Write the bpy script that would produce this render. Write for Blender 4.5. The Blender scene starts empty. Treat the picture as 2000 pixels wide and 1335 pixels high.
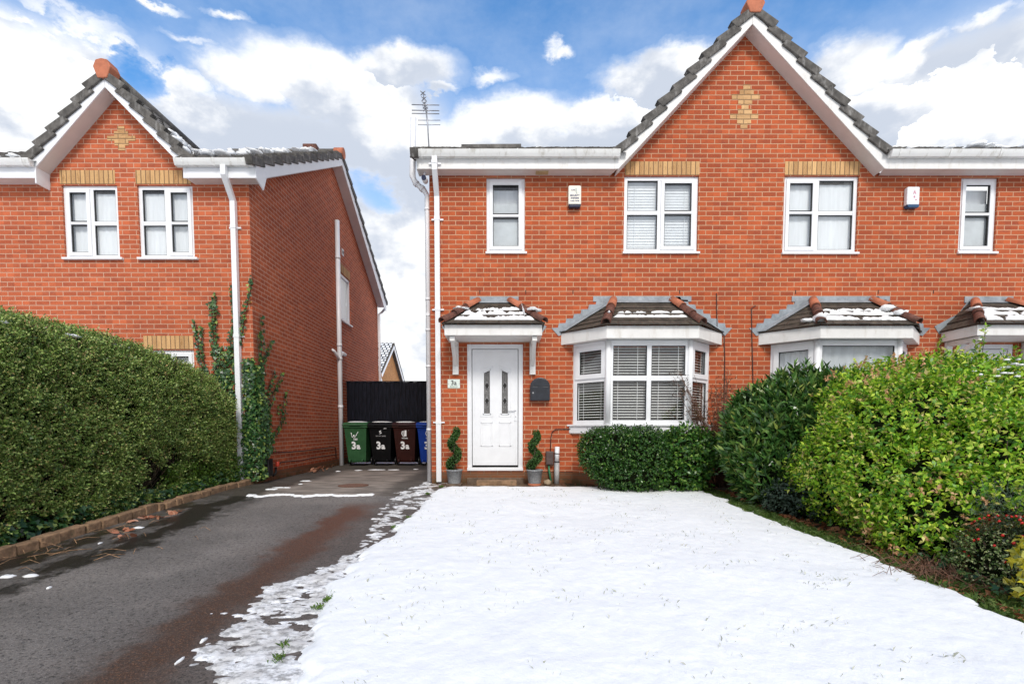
import bpy, math, random
import numpy as np
from mathutils import Vector, Matrix
R = math.radians
random.seed(7); rng = np.random.default_rng(7)
scene = bpy.context.scene
COL = scene.collection

# ------------------------------------------------------------------ camera, sky, sun, exposure
PITCH = R(3.4); CAM = Vector((0, -8.5, 0.93))
cam_d = bpy.data.cameras.new('camera'); cam = bpy.data.objects.new('camera', cam_d); COL.objects.link(cam)
cam.location = CAM; cam.rotation_euler = (R(90) - PITCH, 0, 0)
cam_d.sensor_width = 36; cam_d.lens = 18.0
cam_d.shift_x = 0.0075; cam_d.shift_y = (835 + 1000*math.tan(PITCH) - 667.5)/2000
cam_d.clip_start = 0.05; cam_d.clip_end = 900
scene.camera = cam
scene.view_settings.view_transform = 'Standard'; scene.view_settings.look = 'None'
scene.view_settings.exposure = 0.36; scene.view_settings.gamma = 1

SUN_EL, SUN_AZ = R(40), R(172)       # azimuth clockwise from +Y: behind the camera, a little to the right
sd = bpy.data.lights.new('sun', 'SUN'); sd.energy = 1.9; sd.angle = R(16); sd.color = (1, .95, .88)
so = bpy.data.objects.new('sun', sd); COL.objects.link(so)
sv = Vector((math.sin(SUN_AZ)*math.cos(SUN_EL), math.cos(SUN_AZ)*math.cos(SUN_EL), math.sin(SUN_EL)))
so.rotation_euler = sv.to_track_quat('Z', 'Y').to_euler(); so.location = (0, -20, 20)

class NT:
    """tiny node-graph helper"""
    def __init__(s, tree): s.t = tree; s.n = tree.nodes; s.l = tree.links
    def add(s, typ, **kw):
        n = s.n.new(typ)
        for k, v in kw.items(): setattr(n, k, v)
        return n
    def put(s, sock, v):
        if v is None: return
        if isinstance(v, bpy.types.NodeSocket): s.l.new(v, sock)
        else: sock.default_value = v
    def math(s, op, a, b=None, c=None, clamp=False):
        n = s.add('ShaderNodeMath', operation=op); n.use_clamp = clamp
        s.put(n.inputs[0], a); s.put(n.inputs[1], b); s.put(n.inputs[2], c); return n.outputs[0]
    def ramp(s, v, a, b, lo=0., hi=1.):
        n = s.add('ShaderNodeMapRange'); n.interpolation_type = 'SMOOTHSTEP'
        s.put(n.inputs[0], v); s.put(n.inputs[1], a); s.put(n.inputs[2], b); s.put(n.inputs[3], lo); s.put(n.inputs[4], hi)
        return n.outputs[0]
    def mix(s, f, a, b, blend='MIX'):
        n = s.add('ShaderNodeMix', data_type='RGBA', blend_type=blend)
        s.put(n.inputs[0], f)
        s.put(n.inputs[6], (*a, 1) if isinstance(a, tuple) and len(a) == 3 else a)
        s.put(n.inputs[7], (*b, 1) if isinstance(b, tuple) and len(b) == 3 else b)
        return n.outputs[2]
    def noise(s, vec, scale, detail=3, rough=.55, dist=0.):
        n = s.add('ShaderNodeTexNoise'); s.put(n.inputs['Vector'], vec); n.inputs['Scale'].default_value = scale
        n.inputs['Detail'].default_value = detail; n.inputs['Roughness'].default_value = rough
        n.inputs['Distortion'].default_value = dist; return n.outputs[0]
    def mapping(s, vec, scale=(1, 1, 1), loc=(0, 0, 0), rot=(0, 0, 0)):
        n = s.add('ShaderNodeMapping'); s.put(n.inputs[0], vec); n.inputs['Scale'].default_value = scale
        n.inputs['Location'].default_value = loc; n.inputs['Rotation'].default_value = rot; return n.outputs[0]

world = bpy.data.worlds.new('World'); scene.world = world; world.use_nodes = True
def build_world():
    g = NT(world.node_tree); g.n.clear()
    out = g.add('ShaderNodeOutputWorld'); bg = g.add('ShaderNodeBackground')
    tc = g.add('ShaderNodeTexCoord').outputs['Generated']
    sky = g.add('ShaderNodeTexSky', sky_type='NISHITA'); sky.sun_disc = False
    sky.sun_elevation = SUN_EL; sky.sun_rotation = SUN_AZ; sky.air_density = 1.0; sky.dust_density = .3; sky.ozone_density = 2.5
    sep = g.add('ShaderNodeSeparateXYZ'); g.l.new(tc, sep.inputs[0]); x, y, z = sep.outputs
    az = g.math('ARCTAN2', x, y); el = g.math('ARCSINE', z)
    # clouds laid out by azimuth and elevation; noise on the direction breaks their outlines up
    nz = g.mapping(tc, (1, 1, 1.7))
    n1 = g.noise(nz, 4.6, 12, .62); n2 = g.noise(g.mapping(tc, (1, 1, 1.7), (3.1, 1.7, .4)), 13, 9, .62)
    azw = g.math('ADD', az, g.math('MULTIPLY', g.math('SUBTRACT', n2, .5), .10))
    elw = g.math('ADD', el, g.math('MULTIPLY', g.math('SUBTRACT', n1, .5), .16))
    def pol(u, v):
        X = (u-985)/1000; Z = (835-v)/1000+math.tan(PITCH); c, s_ = math.cos(PITCH), math.sin(PITCH)
        yy, zz = c+Z*s_, -s_+Z*c; return math.atan2(X, yy), math.atan2(zz, math.hypot(X, yy))
    blobs = [(650, 185, 225, 100, 1), (790, 130, 105, 58, .9), (470, 185, 120, 75, .9), (360, 200, 90, 45, .8), (175, 72, 95, 20, .5), (240, 105, 60, 18, .5), (50, 265, 140, 60, .8),
             (380, 100, 60, 12, .4), (120, 35, 130, 14, .4), (1000, 250, 170, 70, .95), (1300, 140, 140, 66, 1), (1200, 235, 150, 60, .95), (960, 152, 45, 16, .45),
             (1650, 150, 110, 80, .9), (1780, 118, 110, 30, .7), (1930, 60, 90, 24, .6), (1960, 262, 160, 46, .95), (1590, 240, 150, 85, .9), (445, 37, 40, 12, .5),
             (1092, 88, 28, 13, .5), (40, 40, 60, 14, .5), (-300, 180, 200, 100, .8), (2350, 220, 260, 80, .9), (300, 12, 60, 10, .5), (860, 170, 30, 18, .7),
             (2300, -300, 300, 160, .6), (-300, -350, 300, 160, .6), (1000, -420, 300, 150, .5)]
    M = None; D = None
    for (u, v, ru, rv, w) in blobs:
        if w <= 0: continue
        a0, e0 = pol(u, v); a1, _ = pol(u+ru, v); _, e1 = pol(u, v-rv)
        dx = g.math('DIVIDE', g.math('SUBTRACT', azw, a0), abs(a1-a0)); dy = g.math('DIVIDE', g.math('SUBTRACT', elw, e0), abs(e1-e0))
        r2 = g.math('ADD', g.math('MULTIPLY', dx, dx), g.math('MULTIPLY', dy, dy))
        m = g.math('MULTIPLY', g.math('SUBTRACT', 1.0, r2), w)
        if M is None: M, D = m, dy
        else:
            sel = g.math('GREATER_THAN', m, M); D = g.math('ADD', D, g.math('MULTIPLY', sel, g.math('SUBTRACT', dy, D))); M = g.math('MAXIMUM', M, m)
    low = g.ramp(el, .585, .43, -.4, 1.25)                       # the low sky is overcast everywhere
    hole = None
    for (u, v, ru, rv) in [(735, 372, 60, 36), (270, 160, 45, 26)]:
        a0, e0 = pol(u, v)
        dx = g.math('DIVIDE', g.math('SUBTRACT', azw, a0), ru/1000); dy = g.math('DIVIDE', g.math('SUBTRACT', elw, e0), rv/1000)
        h = g.math('SUBTRACT', 1.3, g.math('ADD', g.math('MULTIPLY', dx, dx), g.math('MULTIPLY', dy, dy)))
        h = g.math('MAXIMUM', h, 0); hole = h if hole is None else g.math('ADD', hole, h)
    M = g.math('MAXIMUM', M, low)
    back = g.ramp(y, .15, -.25, -1, .75); M = g.math('MAXIMUM', M, g.math('ADD', back, g.math('MULTIPLY', n1, .3)))
    M = g.math('SUBTRACT', M, hole)
    dens = g.math('ADD', M, g.math('MULTIPLY', g.math('SUBTRACT', n1, .5), 1.25))
    dens = g.math('ADD', dens, g.math('MULTIPLY', g.math('SUBTRACT', n2, .5), .5))
    alpha = g.ramp(dens, -.06, .60)
    # relief: compare the noise here with the noise a little higher up
    up = g.noise(g.mapping(tc, (1, 1, 1.7), (0, 0, .10)), 5.5, 8, .55); here = g.noise(nz, 5.5, 8, .55)
    rel = g.math('ADD', g.math('MULTIPLY', g.math('SUBTRACT', here, up), 4.2), .52)
    big = g.noise(g.mapping(tc, (1, 1, 2.2), (7, 2, 1)), 2.6, 5, .55)
    sh = g.math('ADD', rel, g.math('MULTIPLY', g.math('SUBTRACT', .5, big), .9)); sh = g.math('ADD', sh, g.math('MULTIPLY', g.ramp(D, -.9, .5, -1, 1), .42))
    sh = g.math('ADD', sh, g.ramp(el, .47, .22, 0, .95))
    sh = g.ramp(sh, .0, .95)
    cloud = g.mix(sh, (.50, .55, .64), (.88, .885, .89))
    cloud = g.mix(g.ramp(dens, .1, .75, .35, 0), cloud, (.86, .87, .89))
    blue = g.mix(1., sky.outputs[0], (.62, 1.06, 1.30, 1), 'MULTIPLY')
    skyc = blue
    sc = g.add('ShaderNodeVectorMath', operation='SCALE'); g.l.new(skyc, sc.inputs[0]); sc.inputs[3].default_value = .15
    veil = g.math('ADD', g.ramp(dens, -.7, .05, 0, .26), g.ramp(g.noise(g.mapping(tc, (1, 1, 2.6), (2, 5, 1)), 3.4, 8, .6),   .50, .76, 0, .08))
    thin = g.mix(veil, sc.outputs[0], (.78, .83, .90))
    col = g.mix(alpha, thin, cloud)
    g.l.new(col, bg.inputs[0]); bg.inputs[1].default_value = 1.0
    g.l.new(bg.outputs[0], out.inputs[0])
build_world()

# ------------------------------------------------------------------ helpers
def gz(y):
    """height of the ground: level beside the houses, falling gently to the street"""
    return 0.0 if y > -.8 else (.045*(y+.8) if y > -12 else .045*(-11.2))
def at(u, v, Y):
    """the point seen at pixel (u, v) of the 2000 px photograph on the plane y = Y"""
    r = (835+1000*math.tan(PITCH)-v)/1000; s, c = math.sin(PITCH), math.cos(PITCH); dy = Y-CAM.y
    dz = dy*(r*c-s)/(c+r*s); dep = dy*c-dz*s
    return Vector(((u-985)/1000*dep, Y, dz+CAM.z))
def X(u, v, Y=0): return at(u, v, Y).x
def Z(u, v, Y=0): return at(u, v, Y).z

MATS = {}
def principled(name):
    m = bpy.data.materials.new(name); m.use_nodes = True; g = NT(m.node_tree)
    b = g.n['Principled BSDF']; MATS[name] = m; return m, g, b
def bump(g, b, h, dist, strength=1.0):
    n = g.add('ShaderNodeBump'); n.inputs['Distance'].default_value = dist; n.inputs['Strength'].default_value = strength
    g.put(n.inputs['Height'], h); g.l.new(n.outputs[0], b.inputs['Normal'])
def simple(name, col, rough=.5, vary=.12, scale=6, metal=0, spec=.5, bumpd=0, bscale=60, dirt=None, dirt_amt=.5, stretch=(1, 1, 1)):
    m, g, b = principled(name)
    p = g.add('ShaderNodeNewGeometry').outputs['Position']
    n = g.noise(g.mapping(p, stretch), scale, 5, .6)
    dark = tuple(c*(1-vary) for c in col); lite = tuple(min(1, c*(1+vary)) for c in col)
    c = g.mix(g.ramp(n, .3, .7), dark, lite)
    if dirt:
        d = g.noise(g.mapping(p, (stretch[0]*1.3, stretch[1]*1.3, stretch[2]*.5)), scale*1.7, 6, .65)
        c = g.mix(g.ramp(d, .5, .75, 0, dirt_amt), c, dirt)
    g.put(b.inputs['Base Color'], c); b.inputs['Roughness'].default_value = rough
    b.inputs['Metallic'].default_value = metal; b.inputs['Specular IOR Level'].default_value = spec
    if bumpd: bump(g, b, g.noise(p, bscale, 4), bumpd)
    return m

def brick_mat(name, c1, c2, mortar, plinth=None, bw=.225, rh=.075, streak=(.22, .055, .035), off=.5, vert=False):
    m, g, b = principled(name)
    uv = g.add('ShaderNodeUVMap').outputs[0]
    if vert: uv = g.mapping(uv, rot=(0, 0, R(90)))
    t = g.add('ShaderNodeTexBrick'); g.l.new(uv, t.inputs['Vector'])
    t.offset = off; t.inputs['Scale'].default_value = 1; t.inputs['Mortar Size'].default_value = .0072
    t.inputs['Mortar Smooth'].default_value = .25; t.inputs['Bias'].default_value = -.1
    t.inputs['Brick Width'].default_value = bw; t.inputs['Row Height'].default_value = rh
    t.inputs['Color1'].default_value = (*c1, 1); t.inputs['Color2'].default_value = (*c2, 1); t.inputs['Mortar'].default_value = (*mortar, 1)
    fac = t.outputs[1]
    st = g.noise(g.mapping(uv, (3.5, 24, 1)), 1.6, 5, .65)
    grain = g.noise(g.mapping(uv, (1, 1.6, 1)), 46, 4, .7)
    c = g.mix(g.ramp(st, .50, .68, 0, .72), t.outputs[0], streak)
    su = g.add('ShaderNodeSeparateXYZ'); g.l.new(uv, su.inputs[0]); row = g.math('FLOOR', g.math('DIVIDE', su.outputs[1], rh))
    colm = g.math('FLOOR', g.math('ADD', g.math('DIVIDE', su.outputs[0], bw), g.math('MULTIPLY', g.math('FLOORED_MODULO', row, 2), off)))
    cv = g.add('ShaderNodeCombineXYZ'); g.l.new(row, cv.inputs[1]); g.l.new(colm, cv.inputs[0]); wn = g.add('ShaderNodeTexWhiteNoise', noise_dimensions='2D'); g.l.new(cv.outputs[0], wn.inputs[0])
    c = g.mix(g.ramp(wn.outputs[0], .68, .97, 0, .36), c, streak); c = g.mix(g.ramp(wn.outputs[0], .22, .02, 0, .35), c, tuple(min(1, v*1.45) for v in c1))
    c = g.mix(g.ramp(grain, .35, .75, 0, .30), c, tuple(min(1, v*1.6) for v in c1))
    c = g.mix(fac, c, t.outputs[0])
    big = g.noise(uv, .55, 5, .6)
    c = g.mix(g.ramp(big, .35, .7, 0, .30), c, g.mix(1., c, (.62, .55, .50, 1), 'MULTIPLY'))
    eff = g.noise(g.mapping(uv, (1, 1, 1), (5, 3, 0)), 2.4, 7, .72)
    c = g.mix(g.ramp(eff, .69, .84, 0, .45), c, (.62, .45, .38))
    if plinth is not None:
        pz = g.add('ShaderNodeSeparateXYZ'); g.l.new(g.add('ShaderNodeNewGeometry').outputs['Position'], pz.inputs[0])
        f = g.math('LESS_THAN', pz.outputs[2], plinth)
        c = g.mix(g.math('MULTIPLY', f, .8), c, g.mix(fac, (.16, .085, .045), (.10, .07, .045)))
        al = g.math('MULTIPLY', g.ramp(pz.outputs[2], .16, .0), g.ramp(g.noise(uv, 7, 5), .4, .6))
        c = g.mix(g.math('MULTIPLY', al, .7), c, (.045, .05, .02))
    g.put(b.inputs['Base Color'], c); b.inputs['Roughness'].default_value = .85; b.inputs['Specular IOR Level'].default_value = .25
    h = g.math('ADD', g.math('MULTIPLY', fac, -1), g.math('MULTIPLY', grain, .35)); bump(g, b, h, .006, .8)
    return m

BR = brick_mat('red_brick', (.45, .100, .035), (.30, .062, .025), (.57, .33, .205), plinth=.20)
BR2 = brick_mat('red_brick_neighbour', (.50, .125, .052), (.37, .085, .038), (.60, .35, .24), plinth=.16)
BUFF = brick_mat('buff_brick', (.60, .37, .17), (.42, .235, .105), (.22, .13, .07), bw=.225, rh=.075, streak=(.24, .11, .035), off=0, vert=True)
BUFFH = brick_mat('buff_brick_flat', (.60, .37, .18), (.48, .28, .13), (.27, .17, .09), streak=(.26, .12, .04))
ORANGE = brick_mat('orange_brick', (.52, .24, .08), (.44, .19, .06), (.5, .3, .16))
PVC = simple('white_pvc', (.80, .81, .83), .32, .03, 5)
PVCD = simple('weathered_white_pvc', (.76, .75, .73), .5, .05, 4, dirt=(.42, .36, .28), dirt_amt=.38)
SOFFIT = simple('soffit_board', (.70, .65, .62), .6, .05, 3)
GUTTER = simple('gutter_plastic', (.78, .78, .76), .4, .04, 4, dirt=(.30, .26, .18), dirt_amt=.55)
GREYPIPE = simple('pale_grey_pipe', (.76, .76, .78), .4, .05, 3, dirt=(.4, .36, .32), dirt_amt=.25)
TILE = simple('grey_concrete_tile', (.125, .115, .105), .85, .35, 5, bumpd=.004, bscale=70, dirt=(.33, .32, .30), dirt_amt=.55)
VT = simple('verge_tile', (.095, .088, .080), .85, .45, 7, bumpd=.004, bscale=60, dirt=(.36, .35, .34), dirt_amt=.6)
TILED = simple('dark_plain_tile', (.060, .047, .036), .8, .4, 9, bumpd=.004, bscale=90, dirt=(.15, .135, .085), dirt_amt=.6)
TERRA = simple('terracotta', (.44, .145, .075), .8, .18, 8, bumpd=.002, dirt=(.25, .13, .09), dirt_amt=.4)
LEAD = simple('lead_sheet', (.26, .29, .32), .5, .25, 5, bumpd=.006, bscale=16, dirt=(.45, .47, .48), dirt_amt=.55)
SNOW = None
BLACKM = simple('black_fence_paint', (.007, .008, .014), .6, .75, 8, spec=.25, bumpd=.004, bscale=14, stretch=(6, 6, .5))
DARK = simple('dark_void', (.02, .018, .016), .9)
ROOM = simple('room_plaster', (.16, .13, .11), .9)
def leafmat(name, ramp, rough=.45, trans=.25, spec=.5):
    m, g, b = principled(name)
    r = g.add('ShaderNodeNewGeometry').outputs['Random Per Island']
    cr = g.add('ShaderNodeValToRGB'); g.l.new(r, cr.inputs[0]); el = cr.color_ramp.elements
    for i, (p, c) in enumerate(ramp):
        e = el[i] if i < 2 else el.new(p)
        e.position = p; e.color = (*c, 1)
    p = g.add('ShaderNodeNewGeometry').outputs['Position']
    c = g.mix(g.ramp(g.noise(p, 2.3, 4), .35, .7, 0, .45), cr.outputs[0], g.mix(1., cr.outputs[0], (.62, .72, .6, 1), 'MULTIPLY'))
    g.put(b.inputs['Base Color'], c); b.inputs['Roughness'].default_value = rough; b.inputs['Specular IOR Level'].default_value = spec
    tr = g.add('ShaderNodeBsdfTranslucent'); g.l.new(c, tr.inputs[0])
    mx = g.add('ShaderNodeMixShader'); mx.inputs[0].default_value = trans
    g.l.new(b.outputs[0], mx.inputs[1]); g.l.new(tr.outputs[0], mx.inputs[2])
    g.l.new(mx.outputs[0], g.n['Material Output'].inputs[0]); return m
def snow_mat():
    m, g, b = principled('snow'); p = g.add('ShaderNodeNewGeometry').outputs['Position']
    n = g.noise(p, 9, 6, .65); b.inputs['Roughness'].default_value = .75; b.inputs['Specular IOR Level'].default_value = .25
    g.put(b.inputs['Base Color'], g.mix(g.ramp(n, .3, .7), (.83, .85, .875), (.90, .91, .92)))
    bump(g, b, g.math('ADD', g.noise(p, 34, 5, .7), g.math('MULTIPLY', g.noise(p, 7, 4), 2.)), .010, .45); return m
SNOW = snow_mat()
def slush_mat():
    m, g, b = principled('thin_melting_snow'); p = g.add('ShaderNodeNewGeometry').outputs['Position']
    n = g.noise(g.mapping(p, (1, .7, 1)), 7, 7, .7)
    g.put(b.inputs['Base Color'], g.mix(g.ramp(n, .42, .62), (.66, .65, .64), (.90, .91, .93))); b.inputs['Roughness'].default_value = .35
    bump(g, b, g.noise(p, 25, 5), .015, .6)
    tr = g.add('ShaderNodeBsdfTransparent'); mx = g.add('ShaderNodeMixShader')
    th = g.noise(g.mapping(p, (1, 1.6, 1), rot=(0, 0, .5)), 15, 7, .7); g.put(mx.inputs[0], g.ramp(th, .36, .54, .42, 1))
    g.l.new(tr.outputs[0], mx.inputs[1]); g.l.new(b.outputs[0], mx.inputs[2]); g.l.new(mx.outputs[0], g.n['Material Output'].inputs[0]); return m
SLUSH = slush_mat()
def glass_mat(name, tint=(.8, .85, .85), refl=1.0, base=.085):
    m, g, b = principled(name); g.n.remove(b)
    tr = g.add('ShaderNodeBsdfTransparent'); tr.inputs[0].default_value = (*tint, 1)
    gl = g.add('ShaderNodeBsdfGlossy'); gl.inputs['Roughness'].default_value = .015; gl.inputs[0].default_value = (refl, refl, refl, 1)
    p = g.add('ShaderNodeNewGeometry').outputs['Position']
    bn = g.add('ShaderNodeBump'); bn.inputs['Distance'].default_value = .004; bn.inputs['Strength'].default_value = .35
    g.l.new(g.noise(p, 2.2, 1), bn.inputs['Height']); g.l.new(bn.outputs[0], gl.inputs['Normal'])
    lw = g.add('ShaderNodeLayerWeight'); lw.inputs[0].default_value = .5
    f = g.math('ADD', base, g.math('MULTIPLY', g.math('POWER', lw.outputs['Facing'], 4.0), .75), clamp=True)
    mx = g.add('ShaderNodeMixShader'); g.l.new(f, mx.inputs[0]); g.l.new(tr.outputs[0], mx.inputs[1]); g.l.new(gl.outputs[0], mx.inputs[2])
    g.l.new(mx.outputs[0], g.n['Material Output'].inputs[0]); return m
GLASS = glass_mat('window_glass', tint=(.98, .99, .99))
NET = simple('net_curtain', (.74, .77, .80), .9, .05, 4, stretch=(4, 4, .4))
NETG = simple('frosted_film', (.50, .53, .55), .7, .08, 5)
BLIND = simple('venetian_slat', (.86, .86, .84), .5, .04)
BLINDG = simple('closed_grey_blind', (.72, .75, .78), .6, .04)

def tag(o, label=None, cat=None, group=None, kind=None):
    if label: o['label'] = label
    if cat: o['category'] = cat
    if group: o['group'] = group
    if kind: o['kind'] = kind
    return o
ORIG = {}
def root_of(o):
    while o is not None and o.parent is not None: o = o.parent
    return o
def thing(name, label, cat, loc=(0, 0, 0), group=None):
    o = bpy.data.objects.new(name, None); COL.objects.link(o); o.location = loc; o.empty_display_size = .2
    return tag(o, label, cat, group)
def link_mesh(name, me, mat, parent):
    o = bpy.data.objects.new(name, me); COL.objects.link(o)
    for m in (mat if isinstance(mat, (list, tuple)) else [mat]): me.materials.append(m)
    if parent is not None:
        r = root_of(parent)
        me.transform(Matrix.Translation(-Vector(r.location)))
        o.parent = parent
    return o

class MB:
    def __init__(s): s.v = []; s.f = []; s.sm = []
    def quad(s, *p, smooth=False):
        i = len(s.v); s.v += [tuple(q) for q in p]; s.f.append(tuple(range(i, i+len(p)))); s.sm.append(smooth)
    def box(s, x0, x1, y0, y1, z0, z1):
        i = len(s.v); s.v += [(x0, y0, z0), (x1, y0, z0), (x1, y1, z0), (x0, y1, z0), (x0, y0, z1), (x1, y0, z1), (x1, y1, z1), (x0, y1, z1)]
        for f in [(0, 3, 2, 1), (4, 5, 6, 7), (0, 1, 5, 4), (2, 3, 7, 6), (1, 2, 6, 5), (3, 0, 4, 7)]: s.f.append(tuple(i+k for k in f)); s.sm.append(False)
        return s
    def obox(s, c, a, b, n):
        """box from corner c with edge vectors a, b, n"""
        c, a, b, n = map(Vector, (c, a, b, n)); i = len(s.v)
        s.v += [tuple(p) for p in (c, c+a, c+a+b, c+b, c+n, c+a+n, c+a+b+n, c+b+n)]
        fl = a.cross(b).dot(n) < 0
        for f in [(0, 3, 2, 1), (4, 5, 6, 7), (0, 1, 5, 4), (2, 3, 7, 6), (1, 2, 6, 5), (3, 0, 4, 7)]:
            f = f[::-1] if fl else f
            s.f.append(tuple(i+k for k in f)); s.sm.append(False)
        return s
    def prism(s, pts, d):
        """polygon pts (3D) extruded along vector d"""
        pts = [Vector(p) for p in pts]; d = Vector(d); n = len(pts); i = len(s.v)
        s.v += [tuple(p) for p in pts]+[tuple(p+d) for p in pts]
        nrm = Vector((0, 0, 0))
        for k in range(n): nrm += pts[k].cross(pts[(k+1) % n])
        fl = nrm.dot(d) > 0
        A = tuple(range(i, i+n)); B = tuple(range(i+n, i+2*n))
        s.f.append(A[::-1] if fl else A); s.f.append(B if fl else B[::-1]); s.sm += [False]*2
        for k in range(n):
            q = (i+k, i+(k+1) % n, i+n+(k+1) % n, i+n+k); s.f.append(q if fl else q[::-1]); s.sm.append(False)
        return s
    def tube(s, pts, r, n=10, cap=True, rot=0., smooth=True):
        pts = [Vector(p) for p in pts]; rs = r if isinstance(r, (list, tuple)) else [r]*len(pts); rings = []
        ref = None
        for k, p in enumerate(pts):
            t = (pts[min(k+1, len(pts)-1)]-pts[max(k-1, 0)]).normalized()
            if ref is None: ref = Vector((0, 0, 1)) if abs(t.z) < .9 else Vector((1, 0, 0))
            a = t.cross(ref); a = a.normalized() if a.length > 1e-6 else t.orthogonal().normalized(); b = t.cross(a).normalized(); ref = a.cross(t)
            i = len(s.v); rings.append(i)
            for j in range(n):
                th = 2*math.pi*j/n+rot; s.v.append(tuple(p+(a*math.cos(th)+b*math.sin(th))*rs[k]))
        for k in range(len(rings)-1):
            for j in range(n):
                s.f.append((rings[k]+j, rings[k]+(j+1) % n, rings[k+1]+(j+1) % n, rings[k+1]+j)); s.sm.append(smooth)
        if cap:
            s.f.append(tuple(rings[0]+j for j in range(n))[::-1]); s.f.append(tuple(rings[-1]+j for j in range(n))); s.sm += [False]*2
        return s
    def lathe(s, c, prof, n=24):
        c = Vector(c); rings = []
        for (r, z) in prof:
            rings.append(len(s.v))
            for j in range(n): s.v.append((c.x+r*math.cos(2*math.pi*j/n), c.y+r*math.sin(2*math.pi*j/n), c.z+z))
        for k in range(len(rings)-1):
            for j in range(n):
                s.f.append((rings[k]+j, rings[k]+(j+1) % n, rings[k+1]+(j+1) % n, rings[k+1]+j)); s.sm.append(True)
        s.f.append(tuple(rings[0]+j for j in range(n))[::-1]); s.f.append(tuple(rings[-1]+j for j in range(n))); s.sm += [False]*2
        return s
    def blob(s, c, rad, seg=14, rings=9, amp=.0, seed=0):
        r_ = np.random.default_rng(seed); ph = r_.uniform(0, 6.28, 6); i0 = len(s.v)
        for a in range(rings+1):
            th = math.pi*a/rings
            for b in range(seg):
                f = 2*math.pi*b/seg; d = Vector((math.sin(th)*math.cos(f), math.sin(th)*math.sin(f), math.cos(th)))
                k = 1+amp*(math.sin(3*d.x*2+ph[0])+math.sin(4*d.y*2+ph[1])+math.sin(3.5*d.z*2+ph[2]))/2
                s.v.append((c[0]+d.x*rad[0]*k, c[1]+d.y*rad[1]*k, c[2]+d.z*rad[2]*k))
        for a in range(rings):
            for b in range(seg):
                s.f.append((i0+a*seg+b, i0+(a+1)*seg+b, i0+(a+1)*seg+(b+1) % seg, i0+a*seg+(b+1) % seg)); s.sm.append(True)
        return s
    def mesh(s, name):
        me = bpy.data.meshes.new(name); me.from_pydata(s.v, [], s.f)
        uv = me.uv_layers.new(name='UVMap'); 
        V = np.array(s.v); 
        for p in me.polygons:
            p.use_smooth = s.sm[p.index]
            n = p.normal; ax = max(range(3), key=lambda k: abs(n[k])+(.02 if k == 1 else 0))
            for li in p.loop_indices:
                q = me.vertices[me.loops[li].vertex_index].co
                uv.data[li].uv = ((q.y, q.z) if ax == 0 else (q.x, q.z) if ax == 1 else (q.x, q.y))
        return me
    def build(s, name, mat, parent=None, bevel=0, stuff=False):
        me = s.mesh(name); o = link_mesh(name, me, mat, parent)
        if stuff: o['kind'] = 'stuff'
        if bevel:
            b = o.modifiers.new('bevel', 'BEVEL'); b.width = bevel; b.segments = 2; b.limit_method = 'ANGLE'; b.angle_limit = R(40)
        return o

def vnoise(x, y, seed=0):
    r_ = np.random.default_rng(seed); T = r_.random((256, 256))
    xi = np.floor(x).astype(int); yi = np.floor(y).astype(int); fx = x-xi; fy = y-yi
    fx = fx*fx*(3-2*fx); fy = fy*fy*(3-2*fy); xi &= 255; yi &= 255; xj = (xi+1) & 255; yj = (yi+1) & 255
    return (T[xi, yi]*(1-fx)+T[xj, yi]*fx)*(1-fy)+(T[xi, yj]*(1-fx)+T[xj, yj]*fx)*fy
def fbm(x, y, oct=4, seed=0):
    a = 1.; t = 0.; s = 0.
    for k in range(oct): t = t+a*vnoise(x*2**k, y*2**k, seed+k); s += a; a *= .55
    return t/s

def grid_mesh(name, xs, ys, zf, mat, keep=None, smooth=True, parent=None):
    Xg, Yg = np.meshgrid(xs, ys, indexing='ij'); Zg = zf(Xg, Yg); nx, ny = Xg.shape
    v = np.stack([Xg, Yg, Zg], -1).reshape(-1, 3); idx = np.arange(nx*ny).reshape(nx, ny)
    q = np.stack([idx[:-1, :-1], idx[1:, :-1], idx[1:, 1:], idx[:-1, 1:]], -1)
    if keep is not None:
        k = keep(Xg, Yg); kk = k[:-1, :-1] | k[1:, :-1] | k[1:, 1:] | k[:-1, 1:]; q = q[kk]
    q = q.reshape(-1, 4); used, inv_ = np.unique(q, return_inverse=True); v = v[used]; q = inv_.reshape(-1, 4)
    me = np_mesh(name, v, q); me.polygons.foreach_set('use_smooth', [smooth]*len(q)); return link_mesh(name, me, mat, parent)
def np_mesh(name, v, q):
    me = bpy.data.meshes.new(name); nv, nf, k = len(v), len(q), q.shape[1]
    me.vertices.add(nv); me.vertices.foreach_set('co', np.ascontiguousarray(v, dtype=np.float32).ravel())
    me.loops.add(nf*k); me.loops.foreach_set('vertex_index', np.ascontiguousarray(q, dtype=np.int32).ravel())
    me.polygons.add(nf); me.polygons.foreach_set('loop_start', np.arange(0, nf*k, k, dtype=np.int32))
    me.update(calc_edges=True); return me
def norm(a): return a/np.maximum(1e-9, np.linalg.norm(a, axis=-1, keepdims=True))

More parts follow.
